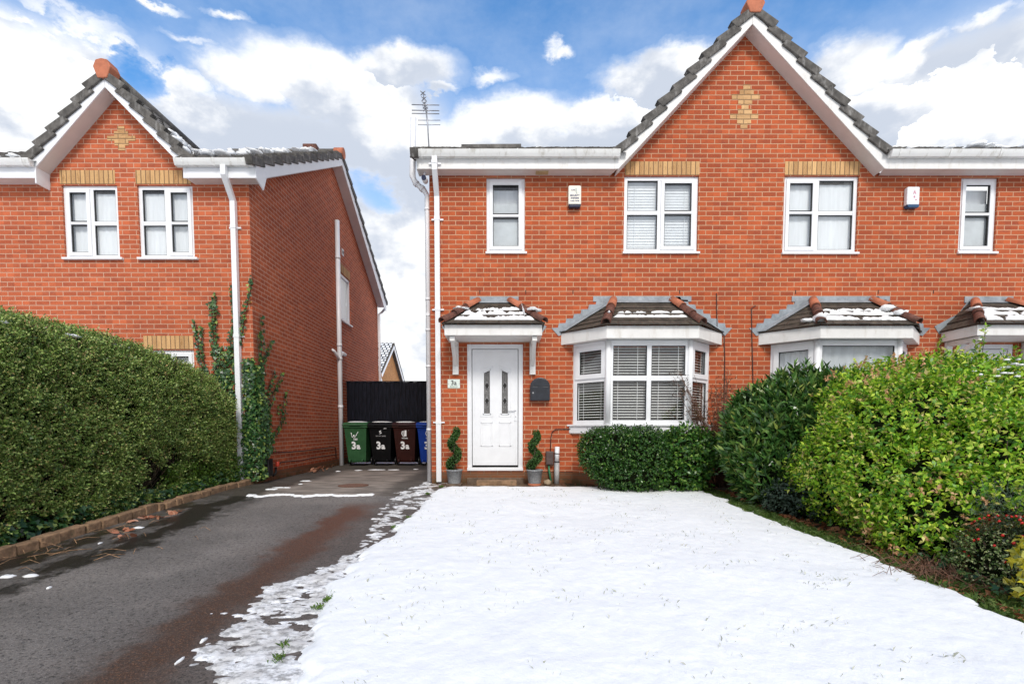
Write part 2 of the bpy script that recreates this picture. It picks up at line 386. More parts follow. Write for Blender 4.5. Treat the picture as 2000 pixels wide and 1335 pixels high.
def leaves(name, mat, parent, P, N, L, W, per=8, twig=.12, spread=.7, up=.35, seed=0, droop=0., fold=.25, sizevar=.35, lay=.0):
    """twigs at P pointing along N, each carrying `per` small folded leaves"""
    r_ = np.random.default_rng(seed); n = len(P)
    d = norm(N+r_.normal(0, .45, (n, 3))+np.array([0, 0, up]))
    t = np.tile(np.linspace(.05, 1, per), (n, 1))[..., None]
    B = P[:, None, :]+d[:, None, :]*t*twig*r_.uniform(.6, 1.3, (n, 1, 1))
    side = norm(r_.normal(0, 1, (n, per, 3)))
    ld = norm(d[:, None, :]*(.55)+side*spread+np.array([0, 0, -droop]))
    nr = norm(r_.normal(0, .6, (n, per, 3))+N[:, None, :]*.8+np.array([0, 0, .55+lay]))
    sd_ = norm(np.cross(ld, nr)); nn = np.cross(sd_, ld)
    sz = (1+r_.uniform(-sizevar, sizevar, (n, per, 1)))
    a = B; m = B+ld*L*.45*sz; c = B+ld*L*sz-nn*L*.12*sz
    s1 = m+sd_*W*.5*sz+nn*W*fold*sz; s2 = m-sd_*W*.5*sz+nn*W*fold*sz
    V = np.stack([a, s1, c, s2], 2).reshape(-1, 3)
    q = np.arange(len(V)).reshape(-1, 4)
    me = np_mesh(name, V, q); return link_mesh(name, me, mat, parent)

def sample_blobs(blobs, n, seed=0, zmin=-9, shell=.25, rough=.18, ymax=9, ground=True, scale=2.2):
    """points in the outer shell of a union of ellipsoids (cx,cy,cz,rx,ry,rz) with bumpy outline"""
    r_ = np.random.default_rng(seed); ar = np.array([b[3]*b[4]+b[4]*b[5]+b[3]*b[5] for b in blobs]); pr = ar/ar.sum(); P = []; Nn = []
    for b, p in zip(blobs, pr):
        k = int(n*p); d = norm(r_.normal(0, 1, (k, 3))); c = np.array(b[:3]); rad = np.array(b[3:6])
        lump = 1+rough*(fbm(d[:, 0]*scale+9+c[0], d[:, 2]*scale+d[:, 1]*scale+5, 3, seed)-.5)*2
        depth = 1-shell*r_.random(k)**1.8
        pt = c+d*rad*(lump*depth)[:, None]; nn = norm(d/rad)
        ok = np.ones(k, bool)
        for b2 in blobs:
            if b2 is b: continue
            e = (pt-np.array(b2[:3]))/np.array(b2[3:6]); ok &= (e**2).sum(1) > .75
        ok &= pt[:, 1] < ymax
        if ground: ok &= pt[:, 2] > np.where(pt[:, 1] > -.8, 0, .045*(pt[:, 1]+.8))+.02
        ok &= pt[:, 2] > zmin
        P.append(pt[ok]); Nn.append(nn[ok])
    return np.concatenate(P), np.concatenate(Nn)
def core(blobs, name, mat, parent, k=.82, seed=0):  # solid dark lumps, not branches: shade inside the crown put into colour
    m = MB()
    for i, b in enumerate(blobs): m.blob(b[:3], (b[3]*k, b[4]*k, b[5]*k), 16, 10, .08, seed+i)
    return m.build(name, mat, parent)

# ------------------------------------------------------------------ building helpers
def wall_holes(m, a0, a1, b0, b1, holes, P, inward, depth=.11, flip=False):
    """rectangle a0..a1 x b0..b1 with rectangular holes; P(a,b)->3D, reveals go `inward`"""
    As = sorted({a0, a1, *[h[0] for h in holes], *[h[1] for h in holes]}); Bs = sorted({b0, b1, *[h[2] for h in holes], *[h[3] for h in holes]})
    for i in range(len(As)-1):
        for j in range(len(Bs)-1):
            ca, cb = (As[i]+As[i+1])/2, (Bs[j]+Bs[j+1])/2
            if any(h[0] < ca < h[1] and h[2] < cb < h[3] for h in holes): continue
            q = [P(As[i], Bs[j]), P(As[i+1], Bs[j]), P(As[i+1], Bs[j+1]), P(As[i], Bs[j+1])]
            m.quad(*(q[::-1] if flip else q))
    inw = Vector(inward)*depth
    for h in holes:
        c = [Vector(P(h[0], h[2])), Vector(P(h[1], h[2])), Vector(P(h[1], h[3])), Vector(P(h[0], h[3]))]
        for k in range(4):
            q = [c[k], c[k]+inw, c[(k+1) % 4]+inw, c[(k+1) % 4]]
            m.quad(*(q[::-1] if flip else q))

def tile_slope(m, O, U, S, width, length, tw=.30, th=.30, clip=None, wave=.035, lift=.035, snow=None, seed=0):
    """interlocking tiles on the plane O + u U + s S"""
    O, U, S = Vector(O), Vector(U).normalized(), Vector(S).normalized(); Nn = U.cross(S).normalized()
    if Nn.z < 0: Nn = -Nn
    r_ = random.Random(seed); nu = int(math.ceil(width/tw)); ns = int(math.ceil(length/th)); K = 6
    for j in range(ns):
        for i in range(nu):
            u0, s0 = i*tw, j*th
            uc, sc = u0+tw/2, s0+th/2; pc = O+U*uc+S*sc
            if clip and not clip(pc): continue
            dz = r_.uniform(-.003, .003); prof = []
            s1 = min(s0+th*1.05, length)
            for k in range(K+1):
                f = k/K; h = wave*(math.sin(f*2*math.pi*1.0-.5*math.pi)*.5+.5)
                prof.append((min(u0+tw*f, width), h+dz))
            base = len(m.v)
            for (uu, h) in prof:
                m.v.append(tuple(O+U*uu+S*s0+Nn*(h+lift))); m.v.append(tuple(O+U*uu+S*s1+Nn*(h+.004))); m.v.append(tuple(O+U*uu+S*s0+Nn*(h-.01)))
            for k in range(K):
                a = base+3*k; m.f.append((a, a+3, a+4, a+1)); m.sm.append(False); m.f.append((a+2, a+5, a+3, a)); m.sm.append(False)

def verge(name, P0, P1, n, parent, out=(0, -1, 0), face=.135, over=.14, mat=None, up=(0, 0, 1)):
    """overlapping cloaked verge tiles from the eave P0 up to the ridge P1"""
    P0, P1 = Vector(P0), Vector(P1); d = (P1-P0); L = d.length; d.normalize(); out = Vector(out); nr = Vector(up)-d*Vector(up).dot(d); nr.normalize()
    m = MB(); st = L/n; r_ = random.Random(n)
    for k in range(n):
        j = r_.uniform(-.006, .006)
        a = P0+d*(k*st-.03)+out*(.035+j); ln = st+.05; tilt = .060
        c = a-nr*(face-.05)+nr*(.03+j)
        e = d*ln-nr*tilt
        m.prism([c, c+e, c+e+nr*(face-.02), c+nr*(face)], -out*over)
        m.prism([c-nr*.012+d*.02+out*.008, c+d*.10-nr*.012+out*.008, c+d*.10+nr*.02+out*.008, c+d*.02+nr*.02+out*.008], -out*.02)
    return m.build(name, mat or MATS['verge_tile'], parent, bevel=.012)

def gutter(parent, x0, x1, y, z, brackets=6, capL=True, capR=True, name='gutter'):
    """square-section gutter along X whose front face stands at y; top at z"""
    m = MB(); w, h = .11, .095
    prof = [(y+w, z), (y+w, z-h), (y+.035, z-h), (y+.012, z-h*.55), (y, z-.02), (y-.006, z)]
    m.prism([(x0, p[0], p[1]) for p in prof], (x1-x0, 0, 0))
    g = m.build(name, GUTTER, parent, bevel=.004)
    for k in range(brackets):
        b = MB()
        xx = x0+.12+(x1-x0-.24)*k/max(1, brackets-1)
        b.prism([(xx, p[0]+(.004 if p[0] > y+.05 else -.007), p[1]+(-.008 if p[1] < z-.05 else .002)) for p in prof], (.022, 0, 0))
        b.build('gutter_bracket', GUTTER, g)
    return g

def window(parent, x0, x1, z0, z1, y=.035, split=None, sash='right', transom=.47, blind=None, label=None, sillw=.02, silld=.05, name='window', depth=.07):
    """casement window in the XZ plane facing -Y; returns the frame part (pane, blind, sill are its children)"""
    f = .058; m = MB(); yb = y+depth
    W, H = x1-x0, z1-z0
    m.box(x0, x0+f, y, yb, z0, z1); m.box(x1-f, x1, y, yb, z0, z1)
    m.box(x0+f, x1-f, y, yb, z1-f, z1); m.box(x0+f, x1-f, y, yb, z0, z0+f)
    cells = [(x0+f, x1-f)]
    if split is not None:
        sx = x0+W*split; m.box(sx-.032, sx+.032, y+.001, yb-.001, z0+f, z1-f); cells = [(x0+f, sx-.032), (sx+.032, x1-f)]
    zt = z0+H*transom if transom else None
    pane = MB(); sm = MB()
    for i, (a, b) in enumerate(cells):
        is_sash = (sash == 'both') or (sash == 'right' and i == len(cells)-1) or (sash == 'left' and i == 0)
        k = .0
        if is_sash:
            k = .045; p, q = a-.012, b+.012; c0, c1 = z0+f-.012, z1-f+.012; ys = y-.018
            sm.box(p, p+k+.012, ys, y+.03, c0, c1); sm.box(q-k-.012, q, ys, y+.03, c0, c1)
            sm.box(p+k+.012, q-k-.012, ys, y+.03, c1-k-.012, c1); sm.box(p+k+.012, q-k-.012, ys, y+.03, c0, c0+k+.012)
            if zt: sm.box(p+k+.012, q-k-.012, ys+.004, y+.028, zt-.02, zt+.02)
        elif zt:
            m.box(a, b, y+.002, yb-.002, zt-.032 if not k else zt-.02, zt+.032 if not k else zt+.02)
        # black glazing gasket
        ga, gb = a+k, b-k
        for (g0, g1) in ([(z0+f+k, zt-.03), (zt+.03, z1-f-k)] if zt else [(z0+f+k, z1-f-k)]):
            yy = y+.012 if not is_sash else y-.004
            t = .009
            pane_g.append((ga, ga+t, yy, yy+.03, g0, g1)); pane_g.append((gb-t, gb, yy, yy+.03, g0, g1)); pane_g.append((ga+t, gb-t, yy, yy+.03, g1-t, g1)); pane_g.append((ga+t, gb-t, yy, yy+.03, g0, g0+t))
        pane.quad((ga, y+.03, z0+f), (gb, y+.03, z0+f), (gb, y+.03, z1-f), (ga, y+.03, z1-f))
    o = m.build(name, PVC, parent, bevel=.004)
    if label: o['label'] = label
    if sm.v: sm.build('sash', PVC, o, bevel=.004)
    pane.build('pane', GLASS, o)
    gk = MB()
    for b_ in pane_g: gk.box(*b_)
    gk.build('gasket', MATS['rubber'], o); pane_g.clear()
    s = MB(); s.box(x0-.015, x1+.015+sillw, y-silld-.02, y-.0005, z0-.032, z0+.002); s.build('sill', PVC, o, bevel=.005)
    if blind:
        kind = blind; bm = MB(); yb2 = yb+.008
        if kind == 'net':
            n = 40; px = [x0+.02+(W-.04)*k/n for k in range(n+1)]
            for k in range(n):
                d0, d1 = .003*math.sin(k*1.3), .003*math.sin((k+1)*1.3); bm.quad((px[k], yb2+d0, z0+.02), (px[k+1], yb2+d1, z0+.02), (px[k+1], yb2+d1, z1-.09), (px[k], yb2+d0, z1-.09))
            bm.build('net_curtain', NET, o)
        elif kind == 'frost':
            bm.quad((x0+.02, yb-.02, z0+.02), (x1-.02, yb-.02, z0+.02), (x1-.02, yb-.02, z0+H*.68), (x0+.02, yb-.02, z0+H*.68)); bm.build('frosted_film', NETG, o)
            b2 = MB(); b2.box(x0+.03, x1-.03, yb2+.05, yb2+.06, z0+H*.66, z1-.13); b2.build('roller_blind', NET, o)
        elif kind in ('closed', 'open'):
            n = int((H-.06)/.045); tilt = 78 if kind == 'closed' else 18
            for k in range(n):
                zc = z0+.05+k*.045; c, s_ = math.cos(R(tilt)), math.sin(R(tilt)); hw = .024
                bm.quad((x0+.03, yb2-hw*c, zc-hw*s_), (x1-.03, yb2-hw*c, zc-hw*s_), (x1-.03, yb2+hw*c, zc+hw*s_), (x0+.03, yb2+hw*c, zc+hw*s_))
            for fr in (.16, .5, .84): bm.box(x0+W*fr-.002, x0+W*fr+.002, yb2-.03, yb2-.028, z0+.03, z1-.05)
            bm.build('venetian_blind', BLINDG if kind == 'closed' else BLIND, o)
            if kind == 'closed':
                b2 = MB(); b2.quad((x0+.02, yb2+.03, z0+.02), (x1-.02, yb2+.03, z0+.02), (x1-.02, yb2+.03, z1-.02), (x0+.02, yb2+.03, z1-.02)); b2.build('blind_lining', NET, o)
    return o
pane_g = []
simple('rubber', (.012, .012, .013), .6)

def downpipe(parent, pts, r=.038, name='downpipe', mat=PVC, joints=(), square=True, wall=(0, 1, 0)):
    m = MB(); m.tube(pts, r, 4 if square else 14, rot=math.pi/4 if square else 0, smooth=not square)
    o = m.build(name, mat, parent)
    if square:
        o.rotation_euler = (0, 0, 0)
    j = MB()
    for z in joints:
        p = None
        for a, b in zip(pts[:-1], pts[1:]):
            a, b = Vector(a), Vector(b)
            if (a.z-z)*(b.z-z) <= 0 and abs(a.z-b.z) > 1e-6: p = a.lerp(b, (z-a.z)/(b.z-a.z)); break
        if p is None: continue
        j = MB(); j.tube([p+Vector((0, 0, -.025)), p+Vector((0, 0, .025))], r*1.13, 4 if square else 14, rot=math.pi/4 if square else 0, smooth=not square)
        if wall[1]: j.box(p.x-r*1.7, p.x+r*1.7, p.y+r*.5, p.y+r*.9+.012, z-.012, z+.012)
        else: j.box(p.x-r*.9, p.x+r*.4, p.y-r*1.7, p.y+r*1.7, z-.012, z+.012)
        j.build('pipe_clip', mat, o)
    return o

def lintel(parent, x0, x1, z0, z1, y=-.004, name='lintel', normal='y', xf=None):
    m = MB()
    if normal == 'y': m.box(x0, x1, y, .05, z0, z1)
    else: m.box(-4.2, xf, x0, x1, z0, z1)
    o = m.build(name, BUFF, parent)
    # each course of the soldier bricks starts at the lower edge
    me = o.data
    for p in me.polygons:
        for li in p.loop_indices:
            uv = me.uv_layers[0].data[li].uv; uv[1] = (uv[1]-z0)+.0  # bricks run 225 mm up from the opening
    return o

def buff_motif(parent, cx, z0, rows, y=-.006, name='brick_motif'):
    """buff bricks set in the gable: rows from the top, (half width, dx)"""
    m = MB()
    for k, (w, dx) in enumerate(rows):
        if w == 0: continue
        zt = z0-k*.075; m.box(cx+dx-w, cx+dx+w, y, .02, zt-.0745, zt)
    return m.build(name, BUFFH, parent)

def strip_poly(name, pts, d, mat, parent, bevel=0):
    m = MB(); m.prism(pts, d); return m.build(name, mat, parent, bevel)

def plain_courses(m, A, B, C, D, n, lap=.012, lift=.016, jit=.004, seed=0):
    """plain tile courses between eave edge A-B and top edge D-C (A below D, B below C)"""
    A, B, C, D = map(Vector, (A, B, C, D)); r_ = random.Random(seed)
    nr = (B-A).cross(D-A).normalized(); 
    if nr.z < 0: nr = -nr
    for k in range(n):
        f0, f1 = k/n, (k+1)/n+.03
        f1 = min(f1, 1)
        a, b = A.lerp(D, f0), B.lerp(C, f0); c, d = B.lerp(C, f1), A.lerp(D, f1)
        L = (b-a).length; t = max(1, int(L/.17)); off = .5 if k % 2 else 0
        cuts = [0]+[min(1, max(0, (i+off+.0)/t)) for i in range(0 if off else 1, t)]+[1]
        cuts = sorted(set(cuts))
        for i in range(len(cuts)-1):
            g = .0015/L; u0, u1 = cuts[i]+g, cuts[i+1]-g
            if u1 <= u0: continue
            j = r_.uniform(-jit, jit)
            p = [a.lerp(b, u0)+nr*(lift+j), a.lerp(b, u1)+nr*(lift+j), d.lerp(c, u1)+nr*.002, d.lerp(c, u0)+nr*.002]
            m.quad(*p); q = [a.lerp(b, u0)-nr*.004, a.lerp(b, u1)-nr*.004]
            m.quad(q[0], q[1], p[1], p[0])

def hip_tiles(parent, P0, P1, n, r=.062, name='hip_tile', snow=None):
    """half-round hip tiles from the eave P0 to the top P1; returns list of parts"""
    P0, P1 = Vector(P0), Vector(P1); d = (P1-P0)/n; out = []
    up = Vector((0, 0, 1)); side = d.cross(up).normalized(); nr = side.cross(d).normalized()
    for k in range(n):
        a = P0+d*k-d*.04; b = P0+d*(k+1)+d*.06; m = MB(); K = 12
        ra, rb = r*1.12, r*.94
        for s, (c, rr) in enumerate(((a, ra), (b, rb), (b, rb-.014), (a, ra-.014))):
            for j in range(K+1):
                th = math.pi*(j/K)*1.1-.05*math.pi; m.v.append(tuple(c+side*math.cos(th)*rr+nr*(math.sin(th)*rr-.008+(.012 if s in (0, 3) else 0))))
        q = K+1
        for s in range(3):
            for j in range(K): m.f.append((s*q+j, s*q+j+1, (s+1)*q+j+1, (s+1)*q+j)); m.sm.append(s != 1)
        for j in range(K): m.f.append((3*q+j, 3*q+j+1, j+1, j)); m.sm.append(False)
        o = m.build(name, TERRA if k == n-1 else MATS['weathered_terracotta'], parent)
        out.append(o)
    return out
simple('weathered_terracotta', (.115, .042, .028), .75, .4, 12, bumpd=.003, dirt=(.30, .12, .07), dirt_amt=.6)

def stepped_flash(parent, pts_roof, side, n, top, y=-.012, name='flashing'):
    """stepped lead: roof line at the wall from pts_roof[0] (low, outer) to pts_roof[1] (high, inner)"""
    (xa, za), (xb, zb) = pts_roof; poly = [(xa-side*.10, za+.02)]
    # low outer corner, then steps up following brick courses
    N = n; m = MB(); s = side
    for k in range(N):
        f0 = k/N; x_ = xa-s*.10+(xb-xa-s*-.02)*f0; z_ = za+.075+(zb+.05-za-.075)*k/(N-1) if N > 1 else top
        z_ = min(z_, top); poly.append((x_, z_)); poly.append((x_+(xb-xa)/N*.86, z_+.004))
    poly.append((xb, top)); poly.append((xb, zb-.01)); poly.append((xa+s*.02, za-.045)); poly.append((xa-s*.03, za-.055))
    m.prism([(p[0], y, p[1]) for p in poly], (0, .03, 0))
    return m.build(name, LEAD, parent)

def snow_strip(m, A, B, w, up, nr, seed=0, th=.02, n=60, frag=.0, y0=0.):
    """irregular strip of snow along A-B lying on a slope; `up` runs up the slope"""
    A, B, up, nr = map(Vector, (A, B, up, nr)); r_ = np.random.default_rng(seed); t = np.linspace(0, 1, n)
    wn = fbm(t*9+seed, t*0+.5, 4, seed); wn2 = fbm(t*9+seed+40, t*0+.5, 4, seed+9); ww = w*np.clip((wn-.5)*3.2+.6-frag, 0, 1.25); ends = np.minimum(1, np.minimum(t, 1-t)*14); ww = ww*ends
    K = 5; base = len(m.v)
    for i in range(n):
        for k in range(K):
            f = k/(K-1); h = th*math.sin(math.pi*min(1, f*1.0))**.6*min(1, ww[i]/(w*.4+1e-6)) if 0 < k < K-1 else 0
            p = A.lerp(B, t[i])+up*(f*ww[i]+(wn2[i]-.5)*w*.15)+nr*(h-.003 if h == 0 else h); m.v.append(tuple(p))
    for i in range(n-1):
        if ww[i] < 1e-4 and ww[i+1] < 1e-4: continue
        for k in range(K-1): m.f.append((base+i*K+k, base+(i+1)*K+k, base+(i+1)*K+k+1, base+i*K+k+1)); m.sm.append(True)

def font_mesh(text, size, mat, parent, loc, rot=(R(90), 0, 0), name='lettering', extrude=.002, align='CENTER', bold=0., xs=1.0):
    cu = bpy.data.curves.new('tmp', 'FONT'); cu.body = text; cu.size = size; cu.extrude = extrude; cu.align_x = align; cu.offset = bold; cu.space_character = 1.0
    cu.resolution_u = 4
    o = bpy.data.objects.new('tmp', cu); COL.objects.link(o); bpy.context.view_layer.update()
    me = bpy.data.meshes.new_from_object(o.evaluated_get(bpy.context.evaluated_depsgraph_get())); me.name = name
    bpy.data.objects.remove(o); bpy.data.curves.remove(cu)
    from mathutils import Euler
    me.transform(Matrix.Translation(Vector(loc)) @ Euler(rot).to_matrix().to_4x4() @ Matrix.Diagonal((xs, 1, 1, 1)))
    me.materials.clear()
    return link_mesh(name, me, mat, parent)

# ------------------------------------------------------------------ ground, drive, lawn
def ground_mat():
    m, g, b = principled('snowy_ground'); p = g.add('ShaderNodeNewGeometry').outputs['Position']
    n = g.noise(p, 1.2, 6, .65); g.put(b.inputs['Base Color'], g.mix(g.ramp(n, .56, .66), (.86, .88, .92), (.05, .055, .025)))
    b.inputs['Roughness'].default_value = .8; return m
def soil_mat():
    m, g, b = principled('mossy_soil'); p = g.add('ShaderNodeNewGeometry').outputs['Position']
    n = g.noise(p, 7, 6, .7); n2 = g.noise(p, 30, 4, .7)
    c = g.mix(g.ramp(n, .42, .58), (.045, .026, .013), (.05, .065, .018)); c = g.mix(g.ramp(n2, .5, .75, 0, .7), c, (.12, .07, .04))
    g.put(b.inputs['Base Color'], c); b.inputs['Roughness'].default_value = .95; bump(g, b, n2, .03); return m
SOIL = soil_mat()
def asphalt_mat():
    m, g, b = principled('worn_asphalt'); P = g.add('ShaderNodeNewGeometry').outputs['Position']
    s = g.add('ShaderNodeSeparateXYZ'); g.l.new(P, s.inputs[0]); x, y, _ = s.outputs
    agg = g.noise(P, 95, 2, .9); agg2 = g.noise(P, 42, 4, .9); mid = g.noise(P, 1.4, 5, .6); fine = g.noise(P, 6, 6, .68)
    c = g.mix(g.ramp(mid, .35, .68), (.150, .136, .126), (.225, .202, .186))
    c = g.mix(g.ramp(agg, .53, .68, 0, .65), c, (.38, .34, .32)); c = g.mix(g.ramp(agg2, .36, .50, .9, 0), c, (.022, .020, .019))
    # brown moss and leaf grit washed along the lawn side of the drive
    xw = g.math('ADD', x, g.math('ADD', g.math('MULTIPLY', g.math('SUBTRACT', fine, .5), .42), g.math('MULTIPLY', g.math('SUBTRACT', mid, .5), .5)))
    band = g.math('MULTIPLY', g.ramp(xw, -2.10, -1.90), g.ramp(xw, -1.50, -1.76)); band = g.math('MULTIPLY', band, g.ramp(y, -1.7, -2.3))
    wide = g.math('MULTIPLY', g.ramp(xw, -2.5, -1.7), g.ramp(y, -1.5, -2.6))
    c = g.mix(g.math('MULTIPLY', wide, .55), c, g.mix(g.ramp(agg2, .4, .6), (.030, .018, .012), (.085, .055, .042)))
    brown = g.mix(g.ramp(y, -5.6, -2.6), (.060, .030, .017), (.105, .034, .015)); brown = g.mix(g.ramp(agg, .50, .66, 0, .8), brown, (.24, .12, .07))
    c = g.mix(g.math('MULTIPLY', band, g.math('ADD', .22, g.ramp(agg2, .36, .54, .0, .75))), c, brown)
    # wet, dirty gutter beside the edging
    wet = g.math('MULTIPLY', g.ramp(g.math('ADD', xw, g.math('MULTIPLY', fine, .3)), -3.05, -3.28), g.ramp(y, .8, -.6))
    wet2 = g.math('MULTIPLY', wet, g.ramp(g.noise(g.mapping(P, (1, .45, 1)), 2.6, 6, .65), .44, .54, .35, 1))
    c = g.mix(g.math('MULTIPLY', wet2, .94), c, g.mix(g.ramp(agg2, .5, .7), (.009, .007, .005), (.032, .025, .014)))
    grn = g.math('MULTIPLY', g.ramp(xw, -3.6, -4.05), g.ramp(fine, .45, .6)); c = g.mix(g.math('MULTIPLY', grn, .6), c, (.035, .036, .012))
    # older, paler surface beside the house
    old = g.ramp(g.math('ADD', y, g.math('MULTIPLY', g.math('SUBTRACT', fine, .5), .25)), -1.42, -1.30)
    oc = g.mix(g.ramp(g.noise(g.mapping(P, (1, 2.4, 1)), 2.2, 5), .35, .65), (.17, .145, .125), (.34, .29, .25)); oc = g.mix(g.ramp(agg, .5, .7, 0, .5), oc, (.3, .26, .22))
    edge = g.math('MAXIMUM', g.ramp(xw, -3.25, -3.6), g.ramp(y, 2.2, 3.1)); edge = g.math('MAXIMUM', edge, g.ramp(xw, -1.95, -1.65, 0, .8))
    oc = g.mix(g.math('MULTIPLY', edge, .8), oc, (.028, .025, .019))
    c = g.mix(old, c, oc)
    g.put(b.inputs['Base Color'], c)
    ro = g.math('SUBTRACT', .72, g.math('MULTIPLY', g.math('MAXIMUM', wet2, g.math('MULTIPLY', band, .3)), .38)); g.put(b.inputs['Roughness'], ro)
    b.inputs['Specular IOR Level'].default_value = .4
    bump(g, b, g.math('ADD', agg, agg2), .007, .9); return m
ASPH = asphalt_mat()

m = MB()
ysg = [-300, -12, -.8, 400]
for a, b_ in zip(ysg[:-1], ysg[1:]): m.quad((-400, a, gz(a)-.035), (400, a, gz(a)-.035), (400, b_, gz(b_)-.035), (-400, b_, gz(b_)-.035))
tag(m.build('ground', ground_mat()), kind='structure')
xs = np.linspace(-4.16, -.85, 12); ys = np.array([-14, -12, -8, -6, -4, -2, -.8, 0, 4.86])
gza = np.vectorize(gz)
tag(grid_mesh('driveway', xs, ys, lambda a, b_: gza(b_)+0*a, ASPH), kind='structure')
# path slab strip in front of the house and soil of the beds
m = MB(); m.box(-1.20, 1.0, -.62, -.001, -.02, .006)
tag(m.build('path', simple('wet_brick_paving', (.13, .085, .055), .5, .4, 9, bumpd=.006, bscale=25, dirt=(.05, .05, .02), dirt_amt=.7)), kind='structure')
m = MB(); m.quad((.9, -.001, .005), (.9, -.9, .005), (2.6, -1.2, -.012), (9, -1.2, -.012), (9, -.001, .005)); 
for a, b_ in zip([-12, -6, -3], [-6, -3, -.8]): m.quad((2.7, a, gz(a)-.004), (9, a, gz(a)-.004), (9, b_, gz(b_)-.004), (2.7, b_, gz(b_)-.004))
tag(m.build('flower_bed', SOIL), kind='structure')
m = MB()
for a, b_ in zip([-9, -6, -3, -.8], [-6, -3, -.8, 0]): m.quad((-7.5, a, gz(a)+.03), (-4.27, a, gz(a)+.03), (-4.27, b_, gz(b_)+.03), (-7.5, b_, gz(b_)+.03))
tag(m.build('hedge_bed', SOIL), kind='structure')

# snow-covered lawn: a thick irregular blanket that thins out at its edges
LX = np.array([-9, -7.5, -6.2, -5.4, -4.95, -4.4, -3.4, -2, -.8, 0]); LE = np.array([-.9, -.9, -.99, -1.17, -1.25, -1.15, -1.14, -1.07, -.90, -.88])
RX = np.array([-9, -6.3, -5.6, -4.9, -4.3, -3.4, -2.4, -1.7, -1.2, 0]); RE = np.array([2.95, 2.95, 3.0, 3.04, 3.05, 2.93, 2.93, 2.95, 2.86, 2.8])
def lawn_edge(x, y):
    n = (fbm(x*1.7+3, y*1.7, 4, 3)-.5)*.30+(fbm(x*7, y*7+3, 3, 5)-.5)*.12
    nr_ = (fbm(x*1.5+3, y*2.5, 4, 13)-.5)*.20+(fbm(x*8, y*8+3, 4, 15)-.5)*.13
    l = x-np.interp(y, LX, LE)+n; r_ = np.interp(y, RX, RE)-x+nr_; t = (-.66-y)+nr_*1.2-np.clip(x-2, 0, 1)*.45
    return np.minimum(np.minimum(l, r_), t)
def lawn_z(x, y):
    e = lawn_edge(x, y); k = np.clip(e/.07, -1, 1); k = np.where(k > 0, 1-(1-k)**2, k)
    return gza(y)+.002+.038*k+(fbm(x*1.1, y*1.1, 3, 21)-.5)*.05*np.clip(e/.5, 0, 1)+(fbm(x*7, y*7, 4, 22)-.5)*.010*np.clip(e/.1, 0, 1)+(fbm(x*30, y*30, 2, 23)-.5)*.007*np.clip(e/.1, 0, 1)
tag(grid_mesh('lawn', np.arange(-1.7, 3.4, .022), np.arange(-8.6, -.4, .022), lawn_z, SNOW, keep=lambda x, y: lawn_edge(x, y) > -.05), kind='structure')
# grass verge showing beside the lawn
def grass_blades(name, pts, h, w, cols, seed, label=None):
    r_ = np.random.default_rng(seed); n = len(pts); P = pts
    d = norm(np.stack([r_.normal(0, .45, n), r_.normal(0, .45, n), np.ones(n)], 1)); s_ = norm(np.cross(d, r_.normal(0, 1, (n, 3)))); hh = h*r_.uniform(.5, 1.3, (n, 1))
    b = P; mid = b+d*hh*.6; tip = b+d*hh+np.stack([r_.normal(0, .3, n), r_.normal(0, .3, n), -.1*np.ones(n)], 1)*hh
    V = np.stack([b-s_*w*.5, b+s_*w*.5, mid+s_*w*.35, tip], 1).reshape(-1, 3)
    return link_mesh(name, np_mesh(name, V, np.arange(len(V)).reshape(-1, 4)), cols, None)
GRASS = leafmat('grass_blade', [(0, (.05, .10, .015)), (.6, (.09, .17, .025)), (1, (.16, .20, .05))], .6, .2)
n = 26000; gx = rng.uniform(2.78, 3.32, n); gy = rng.uniform(-7.2, -.85, n); e = lawn_edge(gx, gy); ok = (e < .02) & (e > -.30+.12*fbm(gx*4, gy*4, 3, 2)); gx, gy = gx[ok], gy[ok]
o = grass_blades('grass_verge', np.stack([gx, gy, gza(gy)], 1), .045, .006, GRASS, 1); tag(o, 'strip of green grass between the snow and the shrub bed', 'grass', kind='stuff')
# dry blades poking through the snow
n = 900; cx = rng.uniform(-1.1, 3, 260); cy = rng.uniform(-7.4, -1, 260); pk = rng.integers(0, 260, 1700)
gx = cx[pk]+rng.normal(0, .06, 1700); gy = cy[pk]+rng.normal(0, .06, 1700); ok = lawn_edge(gx, gy) > .05; gx, gy = gx[ok], gy[ok]
DRYG = leafmat('dry_blade', [(0, (.40, .41, .34)), (1, (.68, .68, .62))], .7, .2)
o = grass_blades('grass_in_snow', np.stack([gx, gy, lawn_z(gx, gy)-.004], 1), .030, .0010, DRYG, 2); tag(o, 'sparse grass tips poking through the snow on the lawn', 'grass', kind='stuff')
tuf = []
for (u, v, k) in [(707, 1107, 60), (980, 1142, 16), (545, 1285, 50), (555, 1262, 30), (655, 1163, 40), (800, 1012, 70), (770, 1030, 60), (835, 965, 90), (862, 951, 120), (640, 1172, 60), (620, 1186, 50)]:
    # find the ground point behind the pixel
    best = min(np.arange(-6.8, -.5, .02), key=lambda yy: abs(at(u, v, yy).z-gz(yy)-.01)); px_ = at(u, v, best).x
    tuf.append(np.stack([px_+rng.normal(0, .014, k), best+rng.normal(0, .022, k), np.full(k, gz(best)+.012)], 1))
o = grass_blades('grass_tuft', np.concatenate(tuf), .030, .004, leafmat('green_tuft', [(0, (.06, .14, .01)), (1, (.16, .26, .04))], .6, .3), 3); tag(o, 'small green grass tufts at the ragged lawn edge', 'grass', kind='stuff')

